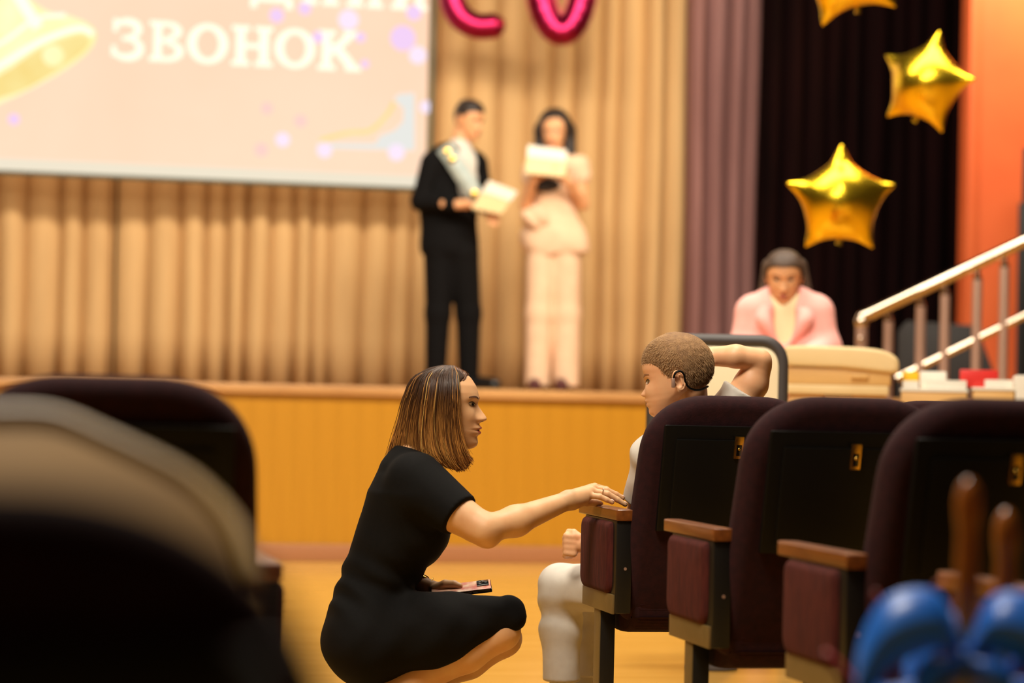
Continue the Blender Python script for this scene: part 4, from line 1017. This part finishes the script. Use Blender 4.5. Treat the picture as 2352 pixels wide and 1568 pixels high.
# raised right arm
rs, re, rw = L(1655, 985, .09), L(1744, 830, .07), L(1640, 818, .075)
armr = U(.008, cap(rs, L(1726, 880, .085), .048, .046), cap(L(1726, 880, .085), L(1742, 842, .08), .046, .036), ell(L(1752, 828, .08), (.024, .028, .026)), cap(L(1744, 826, .07), L(1690, 818, .055), .030, .0315), cap(L(1690, 818, .055), rw, .0315, .026))
hr = [finger([rw, L(1625, 822 + 9 * k, .06), L(1605, 826 + 10 * k, .035), L(1592, 832 + 10 * k, .01)], .012, .007) for k in range(-1, 3)]
armr = U(.008, armr, cap(rw, L(1618, 826, .06), .022, .02, (1, .8, 1)), *hr, finger([rw, L(1632, 838, .05), L(1622, 850, .03)], .012, .008))
# left arm to the lap
ls, le, lw = L(1502, 1045, -.055), L(1466, 1185, .06), L(1352, 1252, .20)
arml = U(.012, cap(ls, le, .042, .034), cap(le, lw, .034, .024))
fist = U(.007, cap(lw, L(1322, 1248, .22), .023, .024), *[finger([L(1318, 1232 + 13 * k, .20), L(1302, 1230 + 13 * k, .205), L(1299, 1236 + 13 * k, .23), L(1312, 1240 + 12 * k, .245)], .0105, .0085) for k in range(4)], finger([L(1330, 1232, .2), L(1318, 1222, .205), L(1306, 1220, .215)], .0105, .008))
arml = U(.008, arml, fist)
parts_ += [nets(neck, L(1520, 1040, -.12), L(1660, 880, .15), .005), bbox_nets(armr, [rs, L(1770, 800, .09), L(1590, 850, .0)], .04, .0032), bbox_nets(arml, [ls, le, L(1300, 1290, .24)], .045, .0032)]
legs_b = []
part('body', join(parts_), M['skin_boy'], boy, auto=None)
face(hb, putb, boy, 'brow_boy', 1.05, 4, .9, hi=True, lw=.78)
shirt = U(.05, cap(L(1560, 1300, .16), L(1575, 1120, .06), .115, .125, (1, 1, 1)), cap(L(1575, 1120, .06), L(1578, 1040, .02), .125, .085, (1.15, 1, 1)), cap(ls, rs, .055, .05), ell(L(1590, 1010, .03), (.09, .075, .05)))
sl1 = cut(cap(ls, L(1468, 1165, .03), .058, .046), L(1472, 1150, .02), L(1468, 1165, .03) - ls, .003)
sl2 = cut(cap(rs, L(1715, 882, .085), .060, .056), L(1706, 897, .085), L(1715, 882, .078) - rs, .003)
wr_f = lambda P: .0022 * np.sin(P[:, 2] * 70 + P[:, 0] * 30 + 2 * np.sin(P[:, 1] * 30))
sb = U(.025, shirt, sl1, sl2)
part('shirt', bbox_nets(lambda P: sb(P) + wr_f(P), [L(1440, 1330, -.15), L(1740, 870, .3)], .05, .005), M['white_cloth'], boy, auto=None)
pf = []; pp = []
for hx, kx, ky, kd, ax in ((1530, 1286, 1346, .36, 1290), (1580, 1338, 1352, .50, 1343)):
    hp, kn_, an = L(hx, 1345, kd - .20), L(kx, ky, kd), L(ax, 1560, kd)
    pf += [cap(hp, kn_, .078, .060), cap(kn_, L(ax - 2, 1450, kd), .060, .056), cap(L(ax - 2, 1450, kd), an, .056, .052)]
    pp += [hp, kn_, an]
pants = U(.02, *pf); pants = U(.04, pants, ell(L(1560, 1345, .2), (.14, .12, .09)))
hemz = L(1290, 1562, .36)[2]
pants = cut(pants, (0, 0, hemz), (0, 0, -1), .003)
kz = L(1286, 1400, .36)[2]
def pw(P): return .006 * np.sin(P[:, 2] * 75 + 25 * P[:, 0] + 2 * np.sin(P[:, 1] * 20)) * np.exp(-((P[:, 2] - kz) / .05) ** 2) + .0015 * np.sin(P[:, 2] * 33 + P[:, 1] * 40)
pants2 = lambda P: pants(P) + pw(P)
part('trousers', bbox_nets(pants2, pp + [L(1400, 1300, .1)], .09, .005), M['white_cloth'], boy, auto=None)
for ax, kd in ((1290, .36), (1343, .50)):
    a_ = L(ax, 1560, kd); base = np.array([a_[0], a_[1], 0])
    sf = U(.02, cap(base + [0, 0, .05], base + [0, 0, .14], .036, .034), cap(base + [0, -.005, .04], base + [-.10, .07, .034], .04, .034, (1, 1, .9)))
    sf = cut(sf, (0, 0, .016), (0, 0, -1), .002)
    o = part('shoe', bbox_nets(sf, [base, base + [-.12, .1, .15]], .06, .005), M['white_cloth'], boy, auto=None)
    sl_ = cut(cut(cap(base + [0, -.005, .03], base + [-.10, .07, .03], .044, .037), (0, 0, .018), (0, 0, 1), .002), (0, 0, .0), (0, 0, -1), .002)
    part('sole', bbox_nets(sl_, [base, base + [-.12, .1, .02]], .06, .004), M['black_gloss'], o, auto=None)
# cropped hair
thrx = [-110, -60, -35, -24, -14, 4, 14, 26, 42, 62, 100]; thrz = [42, 46, 56, 84, 110, 100, 102, 114, 136, 149, 150]
def bmask(V): return V[:, 2] - np.interp(V[:, 0], thrx, thrz)
def boff(V): 
    m = bmask(V); return np.where(m > 0, .4 + 6.5 * np.clip(m / 55, 0, 1), np.maximum(-6, m * .5))
bh = hair_shell(hb, boff, 150, 128)
bhair = part('hair', putb(bh), M['hair_boy'], boy, auto=None)
Vb = bh[0]; mk = bmask(hb.mesh(150, 128)[0]); cand = np.where(mk > 1)[0]
paths, rads, cols = [], [], []
cA, cB = np.array(srgb((186, 146, 98))), np.array(srgb((142, 106, 68)))
for i in r_.choice(cand, 9000):
    p = Vb[i]; d = p - arr(0, 0, 118); d /= np.linalg.norm(d)
    p = p + np.cross(d, r_.normal(0, 1, 3)) * 1.6
    flow = np.array([.55, 0, -.55]) if p[0] > -20 else np.array([-.2, 0, -.8])
    ln = 3 + 6 * np.clip(mk[i] / 60, 0, 1)
    q = np.array([p - d * 1.0, p + d * .18 * ln + flow * .45 * ln, p + d * .22 * ln + flow * 1.1 * ln + r_.normal(0, .5, 3)])
    q = putb((q, []))[0]; k = r_.random(); c = (cA * k + cB * (1 - k)) * r_.uniform(.8, 1.15)
    paths.append(q); rads.append(np.array([.0006, .0005, .0002])); cols.append(np.broadcast_to(c, (3, 3)))
strands(paths, rads, cols, 'hair_strands', M['hair_boy_strand'], bhair)
hs_ = part('headset', tube(spline([L(1546, 884, -.088), L(1547, 868, -.090), L(1552, 856, -.092), L(1562, 852, -.092), L(1571, 860, -.088), L(1574, 876, -.080), L(1582, 889, -.070), L(1596, 895, -.058), L(1612, 894, -.045), L(1626, 887, -.02)], 50), .0028, 8), M['black_plastic'], boy)
part('earpiece', xform(box(-.005, .005, -.005, .005, -.014, .012, .003), t=L(1546.5, 878, -.088)), M['steel_dull'], hs_)

# ------------------------------------------------------------------ figures further back
def stage_head(root, F_, pxe, pye, dye, yaw, pitch, size, skin, brow_m, **k):
    """eye-level centre of the head at a photo position"""
    h = Head(ADULT, 121); R = rotz(yaw) @ roty(pitch)
    t = F_.L(pxe, pye, dye) - R @ np.array([0, 0, 121]) / 1000 * size; put = placer(R, t, size)
    m = [put(h.mesh(90, 64))]
    for sg in (1, -1):
        e = ear(sg, .95); m.append(put((e[0] @ rotz(math.radians(sg * 14)).T + np.array([-8, sg * 69, 108]), e[1])))
    face(h, put, root, brow_m, .9, 0, 1.0, hi=False, mo=.7, **k)
    return h, put, m, (lambda x, y, z: R @ np.array([x, y, z]) / 1000 * size + t)
def hand(w_, d, s_=1.0, up=arr(0, 0, 1), curl=.4):
    """loose hand from wrist w_ along d"""
    d = np.asarray(d, float); d /= np.linalg.norm(d); sdv = np.cross(d, up); sdv /= np.linalg.norm(sdv); n_ = np.cross(sdv, d)
    fs = [cap(w_, w_ + d * .08 * s_, .026 * s_, .03 * s_)]
    for k in range(4):
        b = w_ + d * .085 * s_ + sdv * (k - 1.5) * .019 * s_; l_ = (.07, .08, .076, .06)[k] * s_
        fs.append(finger([b, b + d * l_ * .5 - n_ * .01, b + d * l_ * .8 - n_ * l_ * curl], .010 * s_, .0075 * s_))
    b = w_ + d * .03 * s_ - sdv * .03 * s_; fs.append(finger([b, b + d * .035 - sdv * .02, b + d * .06 - sdv * .02 - n_ * .02], .013 * s_, .009 * s_))
    return U(.008, *fs)

# -- young man in a black suit
fm_ = Frame(1040, 14.75, STZ); L = fm_.L
man = tag(fm_.empty('person'), 'young man in a black suit and pale sash reading on stage', 'person')
h, put, hm, hcm = stage_head(man, fm_, 1076, 272, -.02, math.radians(-38), math.radians(16), 1.06, 'skin_stage', 'brow')
neck = cap(hcm(-20, 0, 55), L(1055, 355, 0), .058, .066)
hn_, hf_ = hand(L(1040, 470, -.22), L(1085, 468, -.24) - L(1040, 470, -.22), 1.05), hand(L(1118, 478, -.14), L(1132, 500, -.22) - L(1118, 478, -.14), 1.0)
core = U(.02, neck, cap(L(1040, 570, 0), L(1045, 380, 0), .08, .09), cap(L(1000, 380, -.03), L(1090, 380, .03), .05, .05), cap(L(992, 380, -.06), L(966, 460, -.09), .045, .04), cap(L(966, 460, -.09), L(1042, 470, -.22), .04, .03), cap(L(1096, 384, .05), L(1112, 455, 0), .045, .04), cap(L(1112, 455, 0), L(1119, 479, -.14), .04, .03))
part('body', join(hm + [bbox_nets(core, [hcm(-20, 0, 55), L(1055, 355, 0), L(960, 560, -.24), L(1125, 360, .1)], .07, .01), bbox_nets(U(.01, hn_, cap(L(1020, 468, -.2), L(1044, 470, -.22), .034, .03)), [L(1020, 470, -.2), L(1100, 480, -.26)], .08, .006), bbox_nets(hf_, [L(1118, 478, -.14), L(1135, 505, -.24)], .09, .006)]), M['skin_stage'], man, auto=None)
part('hair', put(hair_shell(h, lambda V: np.where(V[:, 2] > np.interp(V[:, 0], [-110, -40, -15, 20, 45, 70, 110], [70, 75, 118, 125, 160, 172, 172]), 2 + 14 * np.clip((V[:, 2] - 165) / 40, 0, 1), -6), 70, 64)), M['hair_dark'], man, auto=None)
jk = U(.05, cap(L(1032, 560, 0), L(1030, 470, 0), .185, .165, (1, .68, 1)), cap(L(1030, 470, 0), L(1040, 390, 0), .165, .165, (1, .68, 1)), cap(L(1000, 372, -.03), L(1090, 375, .03), .078, .078), ell(L(1045, 345, 0), (.10, .075, .04)))
jk = cut(jk, L(1030, 586, 0), (0, 0, -1), .004)
sl = U(.03, cap(L(992, 376, -.06), L(966, 462, -.09), .072, .058), cap(L(966, 462, -.09), L(1038, 470, -.21), .058, .045))
sr = U(.03, cap(L(1096, 380, .05), L(1112, 455, .0), .068, .056), cap(L(1112, 455, .0), L(1117, 478, -.13), .056, .046))
jf = U(.02, jk, sl, sr)
vneck = ell(L(1076, 385, -.16), (.062, .16, .20), roty(math.radians(8)))
part('jacket', bbox_nets(minus(jf, vneck, .008), [L(945, 595, -.28), L(1150, 330, .15)], .06, .009), M['suit'], man, auto=None)
part('shirt', bbox_nets(U(.03, cap(L(1040, 540, 0), L(1048, 380, -.01), .15, .145, (1, .62, 1)), cap(L(1050, 365, -.01), L(1056, 338, -.015), .085, .064)), [L(980, 560, -.2), L(1120, 330, .15)], .08, .009), M['white_cloth'], man, auto=None)
tr = U(.03, cap(L(1012, 585, 0), L(1006, 720, -.02), .105, .078), cap(L(1006, 720, -.02), L(1000, 884, -.02), .078, .062), cap(L(1062, 585, 0), L(1076, 720, .02), .105, .078), cap(L(1076, 720, .02), L(1076, 884, .02), .078, .062), cap(L(1016, 572, 0), L(1056, 572, 0), .11, .11))
trz = .05
part('trousers', bbox_nets(cut(tr, (0, 0, trz), (0, 0, -1), .004), [L(960, 890, -.1), L(1120, 550, .1)], .12, .009), M['suit'], man, auto=None)
for px_, d_ in ((1004, -.02), (1080, .02)):
    b = L(px_, 880, d_); b[2] = 0
    sf = cut(U(.02, cap(b + [0, 0, .05], b + [0, 0, .09], .048, .045), cap(b + [-.02, 0, .045], b + [.15, -.09, .035], .05, .042)), (0, 0, .001), (0, 0, -1), .003)
    part('shoe', bbox_nets(sf, [b, b + [.17, -.1, .1]], .08, .008), M['shoe_black'], man, auto=None)
sp1 = spline([L(1010, 340, .03), L(1022, 345, -.085), L(1050, 385, -.145), L(1085, 440, -.155), L(1106, 480, -.09)], 30)
P = []
for k, q in enumerate(sp1):
    P += [q + np.array([-.045, -.012, -.02]), q + np.array([.045, -.022, .03])]
so = part('sash', (np.array(P), [(2 * k, 2 * k + 1, 2 * k + 3, 2 * k + 2) for k in range(29)]), M['sash'], man); so.modifiers.new('t', 'SOLIDIFY').thickness = .003
for k in (9, 12, 23): part('sash_emblem', ball(sp1[k] + np.array([0, -.024, .004]), (.026, .006, .026), 10), M['brass'], so)
def folder(name, F_, quad, dys, label, m1, m2, frac=.4, th=.018):
    q = np.array([F_.L(a, b, d) for (a, b), d in zip(quad, dys)]); c = q.mean(0); nrm = np.cross(q[1] - q[0], q[3] - q[0]); nrm /= np.linalg.norm(nrm)
    if nrm[1] > 0: nrm = -nrm
    t = tag(empty(name, F_.O + c[0] * F_.ex + c[1] * F_.ey + np.array([0, 0, c[2]]), -F_.a), label, 'folder')
    q = q - c
    def sl_(a, off0, off1):
        V = np.concatenate([a + nrm * off0, a + nrm * off1]); return V, [(0, 1, 2, 3), (7, 6, 5, 4), (0, 4, 5, 1), (1, 5, 6, 2), (2, 6, 7, 3), (3, 7, 4, 0)]
    part('cover', sl_(q, 0, th), M[m1], t, False)
    top = np.array([q[0] * (1 - .0), q[1], q[1] * (1 - frac) + q[2] * frac, q[0] * (1 - frac) + q[3] * frac]) * .99
    part('pages', sl_(top, th + .001, th + .005), M[m2], t, False)
    return t
folder('document_folder', fm_, [(1122, 414), (1188, 440), (1150, 492), (1082, 478)], (-.30, -.27, -.27, -.30), 'open folder of papers in the suited man\'s hands', 'folder', 'paper', .42)

# -- young woman in cream
fg = Frame(1272, 14.75, STZ); L = fg.L
gal = tag(fg.empty('person'), 'long-haired young woman in a cream outfit reading on stage', 'person')
h, put, hm, hcg = stage_head(gal, fg, 1274, 300, -.02, math.radians(-100), math.radians(12), 1.0, 'skin_stage', 'brow')
neck = cap(hcg(-20, 0, 55), L(1277, 372, 0), .048, .055)
armR = U(.02, cap(L(1330, 385, 0), L(1338, 468, -.03), .045, .038), cap(L(1338, 468, -.03), L(1304, 418, -.20), .038, .026), hand(L(1304, 418, -.20), L(1285, 400, -.22) - L(1304, 418, -.2), .9, arr(0, 1, .3)))
armL = U(.02, cap(L(1226, 390, 0), L(1208, 470, -.05), .045, .038), cap(L(1208, 470, -.05), L(1226, 412, -.20), .038, .026), hand(L(1226, 412, -.20), L(1236, 398, -.2) - L(1226, 412, -.2), .9, arr(0, 1, .3)))
core = U(.02, neck, cap(L(1276, 570, 0), L(1276, 395, 0), .07, .07), cap(L(1228, 388, 0), L(1328, 386, 0), .045, .045))
part('body', join(hm + [bbox_nets(core, [hcg(-20, 0, 55), L(1277, 372, 0), L(1228, 560, 0), L(1330, 380, 0)], .08, .008), bbox_nets(U(.01, armR, armL), [L(1190, 480, -.1), L(1350, 375, .05), L(1280, 395, -.26)], .07, .007)]), M['skin_stage'], gal, auto=None)
hl = U(.03, ell(L(1274, 290, .02), (.108, .115, .118)), cap(L(1242, 300, .03), L(1238, 372, .0), .045, .03), cap(L(1306, 300, .03), L(1312, 372, .0), .05, .03), cap(L(1276, 310, .07), L(1278, 400, .08), .08, .06))
facecut = ell(L(1275, 306, -.13), (.064, .13, .105))
part('hair', bbox_nets(minus(hl, facecut, .01), [L(1225, 240, -.1), L(1325, 410, .15)], .05, .007), M['hair_dark'], gal, auto=None)
bl = U(.04, cap(L(1278, 560, 0), L(1270, 450, 0), .155, .125, (1, .7, 1)), cap(L(1270, 450, 0), L(1276, 395, 0), .125, .135, (1, .68, 1)), cap(L(1232, 384, 0), L(1326, 382, 0), .066, .066), cap(L(1255, 545, 0), L(1300, 560, 0), .165, .15, (1, .72, 1)), cap(L(1330, 384, 0), L(1338, 402, -.01), .068, .06), cap(L(1226, 388, 0), L(1218, 410, -.01), .066, .058))
part('blouse', bbox_nets(lambda P: cut(bl, L(1275, 586, 0), (.1, 0, -1), .005)(P) + .004 * np.sin(P[:, 2] * 30 + P[:, 0] * 22), [L(1190, 600, -.15), L(1360, 350, .15)], .06, .009), M['cream_cloth'], gal, auto=None)
part('waist_ruffle', bbox_nets(lambda P: ell(L(1232, 500, -.09), (.10, .055, .075))(P) + .008 * np.sin(P[:, 0] * 60 + P[:, 2] * 50), [L(1185, 530, -.16), L(1290, 470, 0)], .05, .008), M['cream_cloth'], gal, auto=None)
tr = U(.03, cap(L(1246, 565, 0), L(1238, 720, -.01), .10, .082), cap(L(1238, 720, -.01), L(1234, 884, -.01), .082, .078), cap(L(1298, 565, 0), L(1302, 720, .01), .10, .085), cap(L(1302, 720, .01), L(1300, 884, .01), .085, .082), cap(L(1250, 555, 0), L(1296, 555, 0), .11, .11))
part('trousers', bbox_nets(cut(tr, (0, 0, .035), (0, 0, -1), .004), [L(1190, 890, -.1), L(1350, 540, .1)], .1, .009), M['cream_cloth'], gal, auto=None)
for px_ in (1228, 1290):
    b = L(px_, 880, 0); b[2] = 0
    part('shoe', bbox_nets(cut(U(.02, cap(b + [0, 0, .06], b + [0, -.02, .10], .045, .04), cap(b + [0, 0, .045], b + [0, -.15, .036], .046, .04)), (0, 0, .001), (0, 0, -1), .003), [b, b + [0, -.18, .1]], .08, .008), M['shoe_red'], gal, auto=None)
part('belt', bbox_nets(ell(L(1250, 424, -.10), (.102, .05, .045)), [L(1205, 440, -.16), L(1295, 405, -.05)], .03, .008), M['navy'], gal, auto=None)
folder('clipboard', fg, [(1212, 336), (1302, 348), (1298, 408), (1206, 400)], (-.20, -.20, -.26, -.26), 'cream clipboard held up before the young woman\'s chest', 'folder', 'paper', .42)

# -- woman in the pink jacket behind the table
fq = Frame(1800, 9.95); L = fq.L
pk = tag(fq.empty('person'), 'woman in a pink jacket looking down behind the table', 'person')
h, put, hm, hcq = stage_head(pk, fq, 1801, 630, -.03, math.radians(-91), math.radians(20), 1.0, 'skin_stage', 'brow')
neck = cap(hcq(-20, 0, 55), L(1802, 715, .02), .050, .058)
hands = [hand(L(1770 + 60 * k, 830, -.27), L(1785 + 30 * k, 838, -.36) - L(1770 + 60 * k, 830, -.27), .9) for k in (0, 1)]
core = U(.02, cap((0, .02, .85), L(1802, 715, .02), .09, .08), cap(L(1735, 715, .01), L(1870, 715, .01), .04, .04), *[U(.01, cap(L(1802 + q * 72, 720, .01), L(1802 + q * 98, 800, -.03), .038, .034), cap(L(1802 + q * 98, 800, -.03), L(1802 + q * 32, 830, -.27), .034, .024)) for q in (-1, 1)])
lg = [cap((sx * .09, .02, .85), (sx * .085, .02, .06), .085, .045) for sx in (-1, 1)]
part('body', join(hm + [bbox_nets(neck, [hcq(-20, 0, 55), L(1802, 715, .02)], .08, .006), bbox_nets(U(.01, *hands), [L(1760, 830, -.25), L(1840, 845, -.4)], .07, .006), bbox_nets(U(.02, core, *lg), [(-.1, 0, 0), (.1, 0, .9), L(1700, 700, -.3), L(1905, 840, .1)], .1, .01)]), M['skin_stage'], pk, auto=None)
hsh = put(hair_shell(h, lambda V: np.where(V[:, 2] > np.interp(V[:, 0], [-110, -40, -5, 20, 45, 70, 110], [50, 55, 84, 118, 158, 176, 180]), 11, -6), 80, 72))
hr_ = part('hair', hsh, M['hair_brown'], pk, auto=None)
part('ponytail', bbox_nets(U(.03, cap(L(1802, 610, .12), L(1760, 665, .08), .05, .035), cap(L(1768, 610, .04), L(1748, 705, .02), .034, .020), cap(L(1802, 610, .12), L(1845, 660, .08), .05, .035), cap(L(1836, 610, .04), L(1862, 705, .02), .034, .020)), [L(1740, 600, .0), L(1870, 700, .15)], .06, .007), M['hair_brown'], hr_, auto=None)
jk = U(.04, cap(L(1802, 860, 0), L(1802, 770, 0), .165, .165, (1, .66, 1)), cap(L(1802, 770, 0), L(1802, 730, 0), .165, .15, (1, .66, 1)), cap(L(1730, 712, .01), L(1874, 712, .01), .066, .066), cap(L(1775, 700, .02), L(1830, 700, .02), .065, .065),
       cap(L(1724, 722, 0), L(1704, 800, -.03), .064, .056), cap(L(1704, 800, -.03), L(1766, 832, -.25), .056, .042), cap(L(1880, 722, 0), L(1900, 800, -.03), .064, .056), cap(L(1900, 800, -.03), L(1836, 832, -.25), .056, .042), cap(L(1802, 860, 0), (0, 0, .80), .165, .17, (1, .7, 1)))
vn = U(.01, ell(L(1802, 725, -.14), (.052, .12, .13)), cap(L(1802, 690, -.05), L(1802, 660, -.05), .058, .065))
part('jacket', bbox_nets(cut(minus(jk, vn, .01), (0, 0, .74), (0, 0, -1)), [L(1690, 880, -.3), L(1915, 690, .12), arr(0, 0, .72)], .06, .007), M['pink_cloth'], pk, auto=None)
for sg in (-1, 1):
    lp_ = spline([L(1802 + sg * 34, 690, -.055), L(1802 + sg * 46, 725, -.115), L(1802 + sg * 34, 760, -.125), L(1802 + sg * 8, 800, -.125)], 14); P = []
    for k, q in enumerate(lp_):
        wv = .012 + .030 * math.sin(math.pi * min(1, k / 11)); P += [q + np.array([sg * wv, .004, 0]), q + np.array([-sg * wv * .6, -.008, 0])]
    o = part('lapel', (np.array(P), [(2 * k, 2 * k + 1, 2 * k + 3, 2 * k + 2) for k in range(13)]), M['pink_cloth'], pk); o.modifiers.new('t', 'SOLIDIFY').thickness = .006
part('blouse', bbox_nets(cap(L(1802, 830, 0), L(1802, 722, -.005), .145, .118, (1, .66, 1)), [L(1740, 850, -.12), L(1865, 690, .1)], .06, .007), M['ivory_cloth'], pk, auto=None)
part('skirt', bbox_nets(cut(U(.05, cap((0, .01, .84), (0, .01, .45), .155, .165, (1, .8, 1))), (0, 0, .45), (0, 0, -1)), [(-.2, -.15, .42), (.2, .15, .98)], .05, .01), M['pink_cloth'], pk, auto=None)
for sx in (-1, 1):
    b = arr(sx * .085, .02, 0)
    part('shoe', bbox_nets(cut(U(.02, cap(b + [0, 0, .05], b + [0, 0, .08], .04, .04), cap(b + [0, 0, .04], b + [0, -.14, .032], .042, .036)), (0, 0, .001), (0, 0, -1)), [b, b + [0, -.16, .08]], .07, .008), M['shoe_black'], pk, auto=None)
